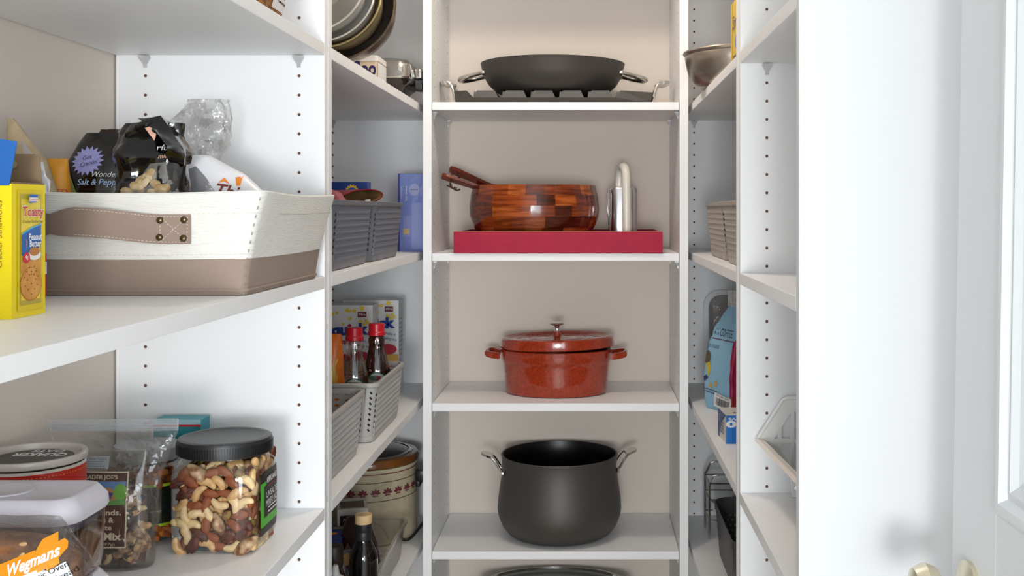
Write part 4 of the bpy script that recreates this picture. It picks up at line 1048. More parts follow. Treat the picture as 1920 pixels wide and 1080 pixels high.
def basket(label, group, loc, mat, rz=0):
    t = thing('woven_basket', label, 'basket', loc, rz, group)
    if mat.name not in _bproto:
        _bproto[mat.name] = []
        for n, bm, k in basket_meshes(mat):
            o = obj(n, bm, M('basket_hole', '2a2422', .9) if k == 'hole' else mat, t, smooth=False if n == 'weave' else 40, kind='stuff' if k == 'hole' else k); _bproto[mat.name].append(o)
    else:
        for p in _bproto[mat.name]:
            c = p.copy(); COL.objects.link(c); c.parent = t
    return t
ZD2, ZD3, ZD4 = 1.3912, 1.0083, .6303
gL2, gL3, gR = 'slate baskets on the left corner shelf', 'light grey baskets on the left corner shelf', 'taupe baskets on the right corner shelf'
basket('slate grey woven basket of snacks half hidden behind the canvas bin', gL2, (-.573, 2.050, ZD2), dkg)
basket('slate grey woven basket next to the tall blue box', gL2, (-.573, 2.402, ZD2), dkg)
basket('light grey woven basket at front, cut off by the left partition', gL3, (-.583, 2.015, ZD3), ltg)
basket('light grey woven basket holding the red capped syrup bottles', gL3, (-.572, 2.408, ZD3), ltg)
basket('taupe woven basket nearest the right partition', gR, (.404, 2.085, ZD2), tpg)
basket('taupe woven basket further from the partition, beside the far unit', gR, (.410, 2.450, ZD2), tpg)

# ---- contents of the slate baskets and the tall blue box
t = thing('chip_bag', 'crumpled red chip bag with clear front lying in the slate basket', 'bag', (-.562, 2.095, ZD2+.006), rot=(0, 0, .05))
rings = interp([(0, .05, .06, 0, 0), (.06, .085, .085, 0, 0), (.115, .085, .085, .0, .0), (.140, .07, .09, -.005, .01), (.153, .035, .05, -.01, .02)], 14)
o = obj('bag_body', bag(B(), rings, 40, .008, 22, 91, .8), M('red_film', 'a81a26', .3, hex2='7a1420', vscale=20), t, smooth=55)
t = thing('chip_bag', 'pale clear wrapped bag beside the red chip bag in the slate basket', 'bag', (-.562, 1.955, ZD2+.006))
rings = interp([(0, .05, .03, 0, 0), (.06, .08, .045, 0, 0), (.12, .08, .04, .0, 0), (.139, .06, .02, .0, 0)], 12)
obj('bag_body', bag(B(), rings, 36, .009, 26, 92, .8), CLEAR('grey_film', 'dedede', .3, .15, haze=.4), t, smooth=50)
t = thing('cheese_box', 'dark blue carton with yellow burst standing in the slate basket', 'box', (-.545, 2.44, ZD2+.004))
obj('carton', box(B(), -.042, .042, -.018, .018, .0, .170, .001), M('navy_card', '16408e', .4), t)
F = front(t, 0, -.018, 0); F.star(.006, .149, .016, .0125, 14, M('burst_yellow', 'e8c83a', .45)); F.ell(.006, .149, .011, .0085, blue, 'emblem'); F.text('dinner', .006, .149, .004, whitei, width=.016)
t = thing('open_pouch', 'open red pouch showing its brown paper inside, lying over the basket rim', 'pouch', (-.530, 2.345, ZD2+.138), rot=(0, -.10, .95))
bm = B(); n = 20
def mouth(y, s): return [Vector((s*.062*math.cos(2*PI*i/n), y, .017*s*math.sin(2*PI*i/n))) for i in range(n)]
loft(bm, [[Vector((p.x*.35, p.y, p.z*.2)) for p in mouth(.085, 1)], mouth(.04, .95), mouth(0, 1), mouth(-.045, 1.0), [Vector((p.x*.97, p.y, p.z*.9)) for p in mouth(-.045, 1.0)], mouth(0, .95), [Vector((p.x*.3, p.y, p.z*.2)) for p in mouth(.08, 1)]])
ob = obj('pouch_body', bm, M('red_film', 'a81a26', .3), t, smooth=True)
bm = B(); loft(bm, [[Vector((p.x*.94, p.y, p.z*.86)) for p in mouth(-.0445, 1)], mouth(0, .90)], cap0=False); obj('paper_inside', bm, M('brown_paper', '8a6a42', .7), t, smooth=True)
bm = B(); box(bm, .004, .018, -.05, -.047, -.016, -.006); obj('pouch_tag', bm, paperw, t)
t = thing('pasta_box', 'tall pale blue carton standing beside the slate baskets', 'box', (-.478, 2.902, ZD2))
obj('carton', box(B(), -.034, .034, -.048, .048, 0, .208, .0012), M('periwinkle_card', '8494d6', .25, bump=.6, bscale=70), t)
F = front(t, 0, -.048, 0); F.rect(-.034, -.029, 0, .208, M('indigo_ink', '2c3a90', .4), 'edge_stripe'); F.ell(.010, .165, .0145, .016, M('pale_lilac', 'a8aed8', .5), 'emblem'); F.text('pasta', .010, .166, .006, M('indigo_ink', '2c3a90', .4), width=.020)
F.text('four cheese', -.012, .155, .0055, whitei, rot=PI/2, width=.04); F.lines(-.026, -.0215, .172, .0035, 10, .0012, whitei, ragged=.3)
F.rect(-.020, .000, .040, .095, M('recipe_panel', '8f9ad0', .5), 'recipe_panel'); F.rect(-.020, -.004, .046, .060, M('pasta_photo', 'd8b878', .5), 'recipe_photo'); F.rect(.002, .032, .006, .13, M('pale_periwinkle', '8e9bd6', .4), 'pale_panel')

# ---- light baskets: syrup bottles, orange bag, two smart mix boxes
syr = M('maple_syrup', '4a1408', .12, coat=.5); caps = M('red_cap', 'c81828', .3)
def syrup(loc, label, full):
    t = thing('syrup_bottle', label, 'bottle', loc, group='syrup bottles in the light grey basket')
    prof = [(r_*.93, z_) for r_, z_ in [(.027, 0), (.032, .004), (.0335, .02), (.0345, .07), (.0345, .098), (.0325, .120), (.0255, .148), (.0192, .172), (.0182, .182), (.0200, .196), (.0185, .203), (.0150, .206)]]
    bm = B(); rings = []
    for r, z in prof:
        rings.append([Vector(((r+(.0008*math.cos(12*a) if .1 < z < .2 else 0))*math.cos(a), (r+(.0008*math.cos(12*a) if .1 < z < .2 else 0))*math.sin(a), z)) for a in [2*PI*i/48 for i in range(48)]])
    loft(bm, rings, cap1=False)
    b = obj('bottle_glass', bm, CLEAR('syrup_glass', 'f4eeee', .3, .04) if not full else CLEAR('amber_glass', 'c89a78', .3, .04), t, smooth=True)
    if full: obj('syrup', lathe(B(), [(max(.001, r-.0012), z+.001) for r, z in prof[:-1]], 40), syr, t, smooth=True)
    else: obj('syrup', lathe(B(), [(.022, .002), (.0265, .006), (.0272, .02), (.0270, .03)], 40), syr, t, smooth=True)
    obj('cap', lathe(B(), [(.0190, .205), (.0198, .206), (.0198, .214), (.0182, .216), (.0182, .234), (.0165, .2355), (.0001, .2355)], 36), caps, t, smooth=True)
    F = front(t, .0, -.06, 0, bvh_of(b), .0008)
    F.ell(.006, .092, .024, .027, M('label_forest', '1f4a30', .45), 'label_rim', rot=.1); F.ell(.006, .092, .021, .024, M('label_winter', 'a8b4b0', .5), 'label_scene'); F.ell(.0, .104, .012, .006, M('label_hill', '4a6a56', .5), 'label_hill'); F.poly([(.006, .098), (.014, .098), (.015, .108), (.006, .110)], M('bottle_picture', '7a1a22', .5), 'picture')
    t.scale = (1, 1, .925)
    F.poly([(-.026, .080), (.028, .086), (.028, .098), (-.026, .091)], M('banner_cream', 'e4dcc8', .5), 'banner'); F.text('Maple Grove', .0, .0885, .006, black, width=.044, rot=.12)
    return t
syrup((-.5215, 2.368, ZD3+.0145), 'nearly empty clear syrup bottle with red cap', False)
syrup((-.4905, 2.460, ZD3+.0145), 'full amber brown syrup bottle with red cap', True)
t = thing('orange_packet', 'bright orange packet standing left of the clear syrup bottle', 'packet', (-.580, 2.325, ZD3+.0145))
rings = interp([(0, .040, .024, 0, 0), (.06, .046, .030, 0, 0), (.14, .044, .026, 0, 0), (.19, .040, .014, 0, 0), (.208, .038, .004, 0, 0)], 16)
o = obj('packet_body', bag(B(), rings, 36, .004, 24, 95, .8), M('orange_packet_film', 'e2701a', .3, hex2='c4640f', vscale=12), t, smooth=55); bv = bvh_of(o)
F = front(t, 0, -.06, 0, bv); F.poly([(.0, .02), (.034, .02), (.036, .16), (.020, .13), (.008, .08)], M('pale_gold_print', 'c9a24a', .4), 'gold_sweep')
t = thing('tan_jar', 'tan topped jar partly hidden behind the left partition', 'jar', (-.640, 2.45, ZD3+.0145))
obj('jar_body', lathe(B(), [(.030, 0), (.034, .004), (.034, .17), (.028, .185)], 32), M('tan_jar_wall', 'c08a4a', .4), t, smooth=True)
obj('jar_lid', lathe(B(), [(.030, .186), (.032, .188), (.032, .215), (.028, .222), (.0001, .222)], 32), M('tan_lid', 'b08a5a', .4), t, smooth=True)
qb = M('mix_card', 'e4e4e4', .45); qy = M('corn_yellow', 'e8c83a', .5); qi = M('quick_blue', '1c3c96', .4)
def mixbox(loc, label, w):
    t = thing('mix_box', label, 'box', loc, group='white baking mix boxes behind the light grey basket')
    h = .252
    obj('carton', box(B(), -w/2, w/2, -.035, .035, 0, h, .0015), qb, t)
    F = front(t, 0, -.035, 0); r2 = random.Random(3)
    for i in range(30):
        x, z = r2.uniform(-w/2+.008, w/2-.008), r2.uniform(.178, .246); s_ = r2.uniform(.003, .007); a = r2.uniform(-.6, .6)
        F.poly([(x+s_*(px*math.cos(a)-pz*math.sin(a)), z+s_*(px*math.sin(a)+pz*math.cos(a))) for px, pz in ((0, -1), (.9, -.1), (.8, .7), (.3, .8), (0, .5), (-.3, .8), (-.8, .7), (-.9, -.1))], qy, 'corn_heart')
    F.rect(w/2-.036, w/2-.014, .222, .236, M('maroon', '6d2024', .5), 'maker_plate'); F.text('Mrs', w/2-.025, .229, .006, whitei, width=.016)
    F.text('quick', w/2-.058, .190, .028, qi, width=.094, bold=.05, rot=.03); F.text('Smart', w/2-.068, .160, .014, M('print_red_b', 'b8202c', .4), width=.05, bold=.04)
    F.poly([(w/2-.062, .2), (w/2-.056, .206), (w/2-.052, .2), (w/2-.057, .194)], redi, 'heart')
    F.text('make it', w/2-.022, .163, .008, qi, width=.03, shear=.3, rot=-.2); F.text('baking mix', w/2-.022, .150, .008, qi, width=.036, shear=.3, rot=-.2)
    F.rect(-w/2, w/2, .085, .108, M('cake_gold', 'c8a04a', .5), 'cake_picture'); F.rect(-w/2, w/2, .074, .086, M('cake_crust', '8a4a1c', .5), 'cake_picture'); F.ell(w/2-.028, .122, .024, .014, M('berry_red', 'b8203a', .5), 'berry_picture'); F.ell(w/2-.075, .118, .02, .012, M('berry_red', 'b8203a', .5), 'berry_picture')
    F = Face(t, (w/2, -.035, 0), (0, 1, 0), (0, 0, 1)); F.lines(.008, .06, .20, .012, 10, .002, M('grey_ink', '55585c', .6), ragged=.5)
    return t
mixbox((-.5495-.075, 2.738, ZD3), 'white baking mix box with yellow hearts, left and nearer of the pair', .150)
mixbox((-.510-.075, 2.888, ZD3), 'white baking mix box with yellow hearts, further right beside the back panel', .150)

# ---- top of the corner bay: nest of bowls, tin, waffle iron
ZD1 = 1.7773
axis = Vector((-.30, -.86, .42)).normalized()
q = axis.to_track_quat('Z', 'Y')
def bowl_on_side(c, R, depth, mat, label, seed, wide=.008):
    t = thing('mixing_bowl', label, 'bowl', c, group='metal bowls nested on their side')
    t.rotation_euler = q.to_euler()
    prof = [(R*.42, -depth), (R*.62, -depth*.93), (R*.82, -depth*.66), (R*.93, -depth*.30), (R*.965, -.003), (R, 0), (R+.002, .0008), (R+.0022, .002), (R, .0025), (R-wide, .0012), (R*.95-wide*.5, -depth*.30), (R*.80-wide*.5, -depth*.64), (R*.60, -depth*.90), (R*.40, -depth*.965)]
    obj('bowl', lathe(B(), prof, 64), mat, t, smooth=True); return t
c0 = Vector((-.490, 2.18, 1.8955))
bsteel = M('bowl_steel', 'eceae4', .25, .62); bgold = M('bowl_gold', 'd2bf92', .25, .65); bdark = M('bowl_dark', '84786c', .35, .8, var=.3)
specs = [(0, 0, .104, .055, bdark, 'dark brown tin pan, outermost of the nested metal bowls', .004),
         (.022, .012, .093, .060, bgold, 'golden tin plate, second from outside in the nested bowls', .003),
         (.032, .017, .088, .045, bsteel, 'thin steel plate, third from outside in the nested bowls', .003),
         (.060, .026, .088, .050, bsteel, 'shiny steel bowl with narrow rim in the middle of the nest', .004),
         (.105, .040, .080, .050, bsteel, 'steel bowl with broad bright rim near the front of the nest', .017),
         (.150, .050, .065, .048, bsteel, 'small steel bowl, innermost of the nested bowls', .008)]
off_dir = (Vector((-1, 0, .75))).normalized()
for i, (al, lat, R, dp, m, lab, wd) in enumerate(specs):
    bowl_on_side(c0+axis*al*.80+off_dir*lat*1.15, R, dp, m, lab, i, wd)
t = thing('cookie_tin', 'cream tin with dark lettering under the nested bowls', 'tin', (-.546, 2.47, ZD1))
obj('tin_body', rrl(B(), [(.064, .05, .006, 0), (.0655, .0515, .007, .002), (.0655, .0515, .007, .068)], 4), M('cream_tin', 'd8c4ac', .4), t, smooth=True)
obj('tin_lid', rrl(B(), [(.067, .053, .008, .062), (.067, .053, .008, .074), (.064, .05, .007, .0755)], 4), M('white_tin', 'dcdcd8', .3), t, smooth=True)
F = front(t, 0, -.0515, 0); F.text('Coo', .0335, .044, .032, M('navy_ink', '1c1850', .5), width=.058, bold=.03)
F = Face(t, (.0655, -.05, 0), (0, 1, 0), (0, 0, 1)); F.rect(0, .1, 0, .06, M('white_tin', 'dcdcd8', .3), 'white_side')
t = thing('waffle_iron', 'chrome topped waffle iron with black base on the top corner shelf', 'appliance', (-.548, 2.740, ZD1))
obj('chrome_lid', rrl(B(), [(.103, .10, .03, .052), (.105, .102, .03, .056), (.103, .10, .03, .086), (.092, .09, .03, .100), (.07, .07, .03, .1055)], 6), M('satin_chrome', 'c9c6c0', .2, 1), t, smooth=True)
obj('lower_shell', rrl(B(), [(.062, .07, .03, .004), (.085, .088, .03, .03), (.101, .098, .03, .044), (.103, .10, .03, .0515)], 6), M('dark_chrome', '4a4744', .2, .9), t, smooth=True)
obj('foot', rrl(B(), [(.058, .066, .02, 0), (.058, .066, .02, .0038)], 5), blackp, t)
bm = B(); box(bm, .104, .120, -.03, .03, .058, .084, .005); obj('hinge_cover', bm, M('satin_chrome', 'c9c6c0', .2, 1), t); bm = B(); box(bm, .102, .121, -.026, .026, .030, .056, .004); obj('hinge', bm, blackp, t)
F = front(t, 0, -.1025, 0); F.poly([(-.09, .056), (.092, .056), (.086, .066), (.06, .078), (.0, .083), (-.09, .083)], M('brushed_chrome', 'b0aeaa', .35, 1), 'lid_panel')

# ---- bottom of the corner bay: slow cooker, clear bin with groceries, dark bottle
t = thing('slow_cooker', 'cream slow cooker with brown glass-lidded crock and maroon leaf band', 'appliance', (-.598, 2.872, ZD4))
R = .132
bo = obj('body', lathe(B(), [(R-.010, 0), (R-.003, .004), (R-.003, .014), (R, .018), (R, .190), (R+.003, .194), (R+.003, .200)], 72), M('cream_enamel', 'd8cdb0', .35, hex2='d0c3a2', vscale=60), t, smooth=True); bv = bvh_of(bo)
obj('crock_rim', lathe(B(), [(R+.001, .2003), (R+.005, .204), (R+.006, .214), (R+.001, .222), (R-.010, .2245), (R-.016, .221), (R-.017, .2003)], 72), M('brown_glaze', '8a5220', .22, hex2='5c3212', vscale=10, coat=.5), t, smooth=True)
lid = obj('glass_lid', lathe(B(), [(R-.016, .2215), (R-.022, .226), (R-.05, .234), (.02, .239), (.0001, .239)], 64, cap0=False), CLEAR('smoked_glass', '8a8078', .3, .04), t, smooth=True)
obj('lid_ring', lathe(B(), [(R-.0135, .2225), (R-.012, .2245), (R-.016, .227), (R-.020, .2265)], 64, loop=True), steel, lid, smooth=True)
obj('crock_inside', lathe(B(), [(R-.018, .219), (R-.02, .12), (.001, .11)], 48, cap0=False, cap1=False), M('dark_glaze', '3a2010', .3), t, smooth=True)
obj('lid_knob', lathe(B(), [(.010, .239), (.008, .247), (.020, .252), (.020, .258), (.0001, .260)], 24), blackp, lid, smooth=True)
maro = M('maroon_ink', '7a2f3c', .5); bm = B()
for z, h in ((.187, .0025),): loft(bm, [circ(R+.0008, R+.0008, z, 72), circ(R+.0008, R+.0008, z+h, 72)], False, False)
obj('maroon_band', bm, maro, t, smooth=True, recalc=True)
bm = B()
for z, h in ((.166, .0016), (.118, .0016)): loft(bm, [circ(R+.0008, R+.0008, z, 72), circ(R+.0008, R+.0008, z+h, 72)], False, False)
obj('black_bands', bm, black, t, smooth=True)
bm = B()
def leafp(bm, cx, cz, s, ang, w=.42):
    pts = [(0, 0), (.35, w*.5), (.7, w*.42), (1, 0), (.7, -w*.42), (.35, -w*.5)]
    vs_ = []
    for x, y in pts:
        a = cx+(x*s*math.cos(ang)-y*s*math.sin(ang))/R; z = cz+x*s*math.sin(ang)+y*s*math.cos(ang)
        vs_.append(bm.verts.new(((R+.0010)*math.cos(a), (R+.0010)*math.sin(a), z)))
    bm.faces.new(vs_)
for k in range(26):
    a = -PI+2*PI*k/26
    for an in (.15, .8, PI/2, PI-.8, PI-.15): leafp(bm, a, .139, .0145, an)
    for an in (-.45, PI+.45): leafp(bm, a, .136, .009, an)
    leafp(bm, a, .139, .011, -PI/2, .18)
obj('leaf_band', bm, maro, t, kind='stuff', recalc=False)
bm = B()
for sx in (-1, 1):
    box(bm, *(sorted((sx*(R+.001), sx*(R+.030)))), -.034, .034, .146, .176, .007)
for nm, sx in (('handle', 1), ('handle', -1)):
    b2 = B(); box(b2, *(sorted((sx*(R+.0015), sx*(R+.030)))), -.034, .034, .146, .178, .007); box(b2, *(sorted((sx*(R+.0012), sx*(R+.014)))), -.028, .028, .132, .150, .004); obj(nm, b2, blackp, t, smooth=True)
bm.free()
obj('cord', tube(B(), bez((.105, -.075, .010), (.135, -.11, .004), (.135, -.04, .02), (.165, .06, .040), 14), .0042, 8), blackp, t, smooth=True)
cb_ = obj('control_plate', tube(B(), [((R+.0012)*math.cos(a), (R+.0012)*math.sin(a), .018+.060*math.sin(PI*k/16)**.5) for k, a in enumerate([-PI/2-.62+k*1.24/16 for k in range(17)])], .0008, 6), M('tan_line', '8f7f62', .5), t, smooth=True)
tubm = CLEAR('frosted_bin', 'f4f2ee', .2, .12, haze=.10)
t = thing('clear_bin', 'long clear plastic bin of groceries in front of the slow cooker', 'storage bin', (-.580, 2.490, ZD4))
obj('bin_walls', rrl(B(), [(.100, .195, .03, .001), (.108, .203, .032, .006), (.118, .218, .036, .088), (.1155, .2155, .034, .088), (.1055, .2005, .030, .008), (.098, .193, .028, .003)], 6), tubm, t, smooth=50)
obj('bin_rim', rrl(B(), [(.118, .218, .036, .084), (.1235, .2235, .040, .086), (.1235, .2235, .040, .0915), (.1160, .2160, .034, .0915)], 6, loop=True), tubm, t, smooth=50)
zb = ZD4+.010
t = thing('sweetener_box', 'cream and grey carton with script lettering in the clear bin', 'box', (-.575, 2.585, zb), rz=.25)
obj('carton', box(B(), -.036, .036, -.050, .050, 0, .150, .001), M('cream_carton', 'dad6cc', .5), t)
F = Face(t, (.036, -.05, 0), (0, 1, 0), (0, 0, 1)); F.rect(.006, .098, .006, .118, M('taupe_print', '6d6056', .5), 'taupe_panel'); F.text('Never Sweet', .050, .096, .018, paperw, width=.078, shear=.3, rot=.25); F.ell(.055, .06, .030, .022, M('rose_print', 'a08c8c', .5), 'oval_print')
F = front(t, 0, -.05, 0); F.rect(-.030, .030, .112, .136, M('dark_plate', '241a16', .5), 'name_plate'); F.text('Near Sea', 0, .124, .009, whitei, width=.046, shear=.2); F.text('natural', 0, .105, .004, maro, width=.03); F.text('COLCULOR', 0, .094, .009, M('plum_ink', '6a2c3a', .5), width=.052, bold=.03); F.text('BAKE & SERVE', 0, .080, .006, qi, width=.050)
F = Face(t, (0, 0, .1501), (1, 0, 0), (0, 1, 0)); F.rect(-.028, .028, -.04, .02, M('taupe_print', '6d6056', .5), 'top_panel')
for k, (x, y, lab, rz) in enumerate(((-.598, 2.44, 'royal blue carton lying in the clear bin beside the dark bottle', .12), (-.657, 2.535, 'blue carton at the back left of the clear bin', .12))):
    t = thing('blue_carton', lab, 'box', (x, y, zb), rz=rz)
    hx_ = .036 if k == 0 else .016
    obj('carton', box(B(), -hx_, hx_, -.060, .060, 0, .120-.004*k, .001), M('royal_card', '1f3f9c', .4), t)
    F = Face(t, (0, 0, .1202-.004*k), (1, 0, 0), (0, 1, 0)); F.ell(.012, .0, .010, .009, orangei, 'orange_mark'); F.text('WAX', -.006, .002, .016, M('steel_ink', '8a9ac8', .5), width=.018, rot=PI/2); F.rect(-.03, -.012, -.055, -.040, redi, 'red_mark'); F.rect(.006, .030, .03, .05, M('gold_print2', '8a8a6a', .5), 'gold_mark')
    if k == 0:
        F = Face(t, (.036, -.06, 0), (0, 1, 0), (0, 0, 1)); F.ell(.026, .098, .018, .013, redi, 'red_emblem'); F.text('Cut-Rite', .026, .098, .006, whitei, width=.028); F.text('Paper', .066, .080, .024, M('steel_ink', '8a9ac8', .5), width=.070, rot=.2, shear=.2)
        F = front(t, 0, -.06, 0); F.rect(-.036, .020, .0, .085, M('parchment', 'b8946a', .5), 'food_picture')
t = thing('baking_bag', 'shiny brown baking chip bag leaning in the clear bin behind the dark bottle', 'bag', (-.512, 2.42, zb), rot=(-.10, -.12, 0))
rings = interp([(0, .034, .024, 0, 0), (.04, .042, .032, 0, 0), (.10, .042, .028, 0, 0), (.140, .034, .020, -.002, 0), (.165, .018, .010, -.004, 0)], 18)
o = obj('bag_body', bag(B(), rings, 40, .005, 26, 101, .8), M('brown_gloss_film', '33231c', .2, coat=.4), t, smooth=55); bv = bvh_of(o)
F = front(t, 0, -.06, 0, bv); F.poly([(-.038, .03), (-.004, .02), (.0, .08), (-.02, .11), (-.036, .09)], M('nut_photo', 'a88a6a', .5, hex2='6e543c', vscale=90), 'food_picture'); F.poly([(.0, .098), (.028, .112), (.036, .07), (.012, .058)], M('silver_print', '8a8a90', .4), 'silver_panel'); F.text('baking', .016, .052, .008, whitei, width=.03, rot=.5); F.text('NOU', .014, .030, .022, whitei, width=.036, rot=.5); F.poly([(-.01, .02), (.004, .02), (.002, .05), (-.008, .055)], M('gold_ink', 'd8a23a', .5), 'gold_mark')
t = thing('seasoning_pouch', 'grey foil pouch with gold and purple strip hanging over the bin', 'pouch', (-.508, 2.322, zb), rot=(0, -.06, 0))
rings = interp([(0, .022, .010, 0, 0), (.05, .030, .014, 0, 0), (.10, .030, .010, 0, 0), (.122, .028, .003, 0, 0)], 14)
o = obj('pouch_body', bag(B(), rings, 32, .004, 30, 103, .8), M('grey_mesh_film', '8e8e94', .35, hex2='5a5a60', vscale=300), t, smooth=50); bv = bvh_of(o)
F = front(t, 0, -.05, 0, bv); a = -1.05
def rot2(pts, a, ox, oz): return [(ox+x*math.cos(a)-y*math.sin(a), oz+x*math.sin(a)+y*math.cos(a)) for x, y in pts]
F.poly(rot2([(-.045, -.009), (-.022, -.009), (-.022, .009), (-.045, .009)], a, .004, .075), M('tan_gold', 'c8a060', .5), 'gold_end'); F.poly(rot2([(-.0218, -.009), (.05, -.009), (.05, .009), (-.0218, .009)], a, .004, .075), M('plum_print', '5a2048', .45), 'purple_strip'); F.text('Pectin', .010, .068, .007, whitei, width=.030, rot=a)
t = thing('oil_bottle', 'dark glass bottle with pale wooden stopper at the bottom left corner shelf', 'bottle', (-.4695, 2.218, ZD4))
obj('bottle_glass', lathe(B(), [(.024, 0), (.0285, .003), (.0295, .01), (.0295, .145), (.0275, .160), (.021, .173), (.0165, .182), (.0155, .190), (.0155, .216), (.013, .219)], 40), M('black_glass', '0c0806', .06, coat=.6), t, smooth=True)
obj('neck_sleeve', lathe(B(), [(.0163, .186), (.0166, .187), (.0166, .203), (.0160, .204), (.0166, .205), (.0166, .2185), (.0150, .2190)], 32), M('black_sleeve', '1d1e20', .45), t, smooth=True)
obj('stopper', lathe(B(), [(.0155, .2195), (.0172, .2205), (.0175, .2225), (.0175, .2370), (.0168, .2388), (.015, .2392), (.0145, .2385), (.0001, .2385)], 32), M('pale_wood', 'd8b88a', .6, var=.08, vscale=60), t, smooth=True)
t = thing('spice_bottle', 'dark brown capped bottle left of the dark oil bottle', 'bottle', (-.520, 2.17, ZD4))
obj('bottle_body', lathe(B(), [(.020, 0), (.023, .003), (.023, .125), (.018, .140), (.016, .146)], 32), M('brown_glass', '2a140c', .12), t, smooth=True)
obj('cap', lathe(B(), [(.0185, .147), (.019, .149), (.019, .186), (.0175, .189), (.0001, .189)], 32), M('brown_cap', '2c201a', .45), t, smooth=True)
t = thing('dropper_bottle', 'small clear bottle with white nozzle cap at bottom of the corner bay', 'bottle', (-.4985, 2.095, ZD4))
obj('bottle_body', lathe(B(), [(.018, 0), (.021, .003), (.021, .112), (.017, .120)], 32), CLEAR('amber_clear', 'c8a070', .25, .05), t, smooth=True)
obj('liquid', lathe(B(), [(.017, .002), (.0198, .004), (.0198, .105)], 32), M('amber_liquid', '6a4418', .15), t, smooth=True)
obj('nozzle_cap', lathe(B(), [(.0185, .121), (.0195, .123), (.0190, .142), (.0165, .150), (.008, .155), (.0055, .172), (.004, .174)], 32), M('cap_white', 'c8c8c6', .35), t, smooth=True)
t = thing('foil_packet', 'speckled grey packet between the spice bottle and the oil bottle', 'packet', (-.5405, 2.262, ZD4))
obj('packet_body', bag(B(), interp([(0, .018, .008, 0, 0), (.06, .024, .010, 0, 0), (.125, .023, .004, 0, 0)], 8), 24, .002, 40, 107, .8), M('grey_mesh_film', '8e8e94', .35), t, smooth=50)

# ------------------------------------------------------------------ right corner bay
t = thing('mixing_bowl', 'deep dark steel mixing bowl on the right top shelf beside a yellow box', 'bowl', (.336, 2.440, ZD1))
bm = lathe(B(), [(.066, 0), (.080, .002), (.098, .014), (.108, .036), (.113, .060), (.1145, .074), (.113, .078), (.1170, .080), (.1185, .083), (.1175, .086), (.114, .0865), (.111, .083), (.112, .074), (.110, .06), (.104, .036), (.094, .017), (.066, .005)], 72)
bmesh.ops.rotate(bm, verts=bm.verts, cent=(0, 0, 0), matrix=Matrix.Rotation(-.04, 3, 'Y'))
mz = min(v.co.z for v in bm.verts)
for v in bm.verts: v.co.z -= mz
obj('bowl', bm, M('grey_steel', 'a89e92', .28, .85), t, smooth=True)
t = thing('sweetener_carton', 'tall yellow carton seen edge-on beside the right partition on the top shelf', 'box', (.320, 2.045, ZD1))
obj('carton', box(B(), -.040, .040, -.055, .055, 0, .128, .001), M('lemon_card', 'e0bc3c', .45), t)
F = Face(t, (-.040, .055, 0), (0, -1, 0), (0, 0, 1)); F.rect(0, .012, 0, .128, M('bright_lemon', 'ecd020', .45), 'edge_stripe'); F.text('Spree', .062, .085, .026, M('ink_indigo', '3a3a7a', .5), width=.080, shear=.2); F.ell(.075, .045, .018, .014, M('emblem_blue', '5a8ac0', .5), 'emblem'); F.rect(.02, .11, .002, .022, M('ochre_print', 'b08a2a', .5), 'picture'); F.text('sweet', .06, .018, .010, M('ink_indigo', '3a3a7a', .5), width=.05, shear=.2)
# coffee bag
t = thing('coffee_bag', 'pale blue and magenta coffee bag with rolled top beside the right partition', 'bag', (.3535, 2.650, ZD3), rz=-.95)
hx_, hy_ = .060, .046
def cring(z, hx, hy, cx=0, cy=0, r=.008): return [p+Vector((cx, cy, 0)) for p in rr(hx, hy, r, z, 3)]
kz = [(0, .047, .042, 0, 0), (.006, .051, .046, 0, 0), (.06, .053, .049, .0, 0), (.12, .052, .048, .002, 0), (.17, .050, .040, .006, .002), (.21, .047, .028, .012, .006), (.245, .042, .014, .020, .010), (.262, .040, .009, .024, .012)]
rg = []
for z, a, b, c, d_ in interp(kz, 26):
    ring = cring(z, a, b, c, d_)
    if .01 < z: ring = [p+Vector((noise.noise(p*40), noise.noise(p*40+Vector((3, 1, 0))), 0))*.0035*(1 if z < .17 else 1.8) for p in ring]
    rg.append(ring)
o = obj('bag_body', loft(B(), rg), M('coffee_blue', '8ebcd8', .35), t, smooth=50); bv = bvh_of(o)
mag = M('coffee_magenta', '9c1560', .35, hex2='a8122a', vscale=6)
F = Face(t, (.09, 0, 0), (0, 1, 0), (0, 0, 1), bv, .0006)
for nm, z0, z1, mm in (('red_foot', .001, .042, M('coffee_red', 'a01c2c', .35)), ('magenta_gusset', .042, .222, mag)):
    bm = B(); bm.from_mesh(o.data); bm.normal_update()
    kill = [f for f in bm.faces if not (z0 < f.calc_center_median().z <= z1 and f.calc_center_median().x > .041 and f.calc_center_median().x-(f.calc_center_median().z-.12)*.06 > .038 and len(f.verts) == 4)]
    nrm = {v: v.normal.copy() for v in bm.verts}
    for v in bm.verts: v.co += nrm[v]*.0006
    bmesh.ops.delete(bm, geom=kill, context='FACES'); obj(nm, bm, mm, t, smooth=50, recalc=False)
F = front(t, 0, -.09, 0, bv, .0007)
ink = M('coffee_ink', '2c2430', .5)
F.text('AN COFFEE', .004, .190, .019, ink, width=.066, rot=-.06); F.rect(-.058, .050, .1735, .1755, M('plum_ink', '6a2c3a', .5), 'rule', rot=-.05); F.text('light roast', -.026, .158, .012, M('slate_ink', '4a6478', .5), width=.054, rot=-.05)
F.ell(-.036, .128, .012, .017, M('olive_picture', '5a5440', .5), 'picture_figure'); F.poly([(-.040, .112), (-.026, .118), (-.022, .098), (-.030, .078), (-.034, .095)], M('picture_gold', 'c8b43a', .5), 'picture_figure'); F.poly([(-.056, .075), (-.036, .085), (-.030, .078), (-.050, .065)], M('picture_navy', '2a3a6a', .5), 'picture_figure')
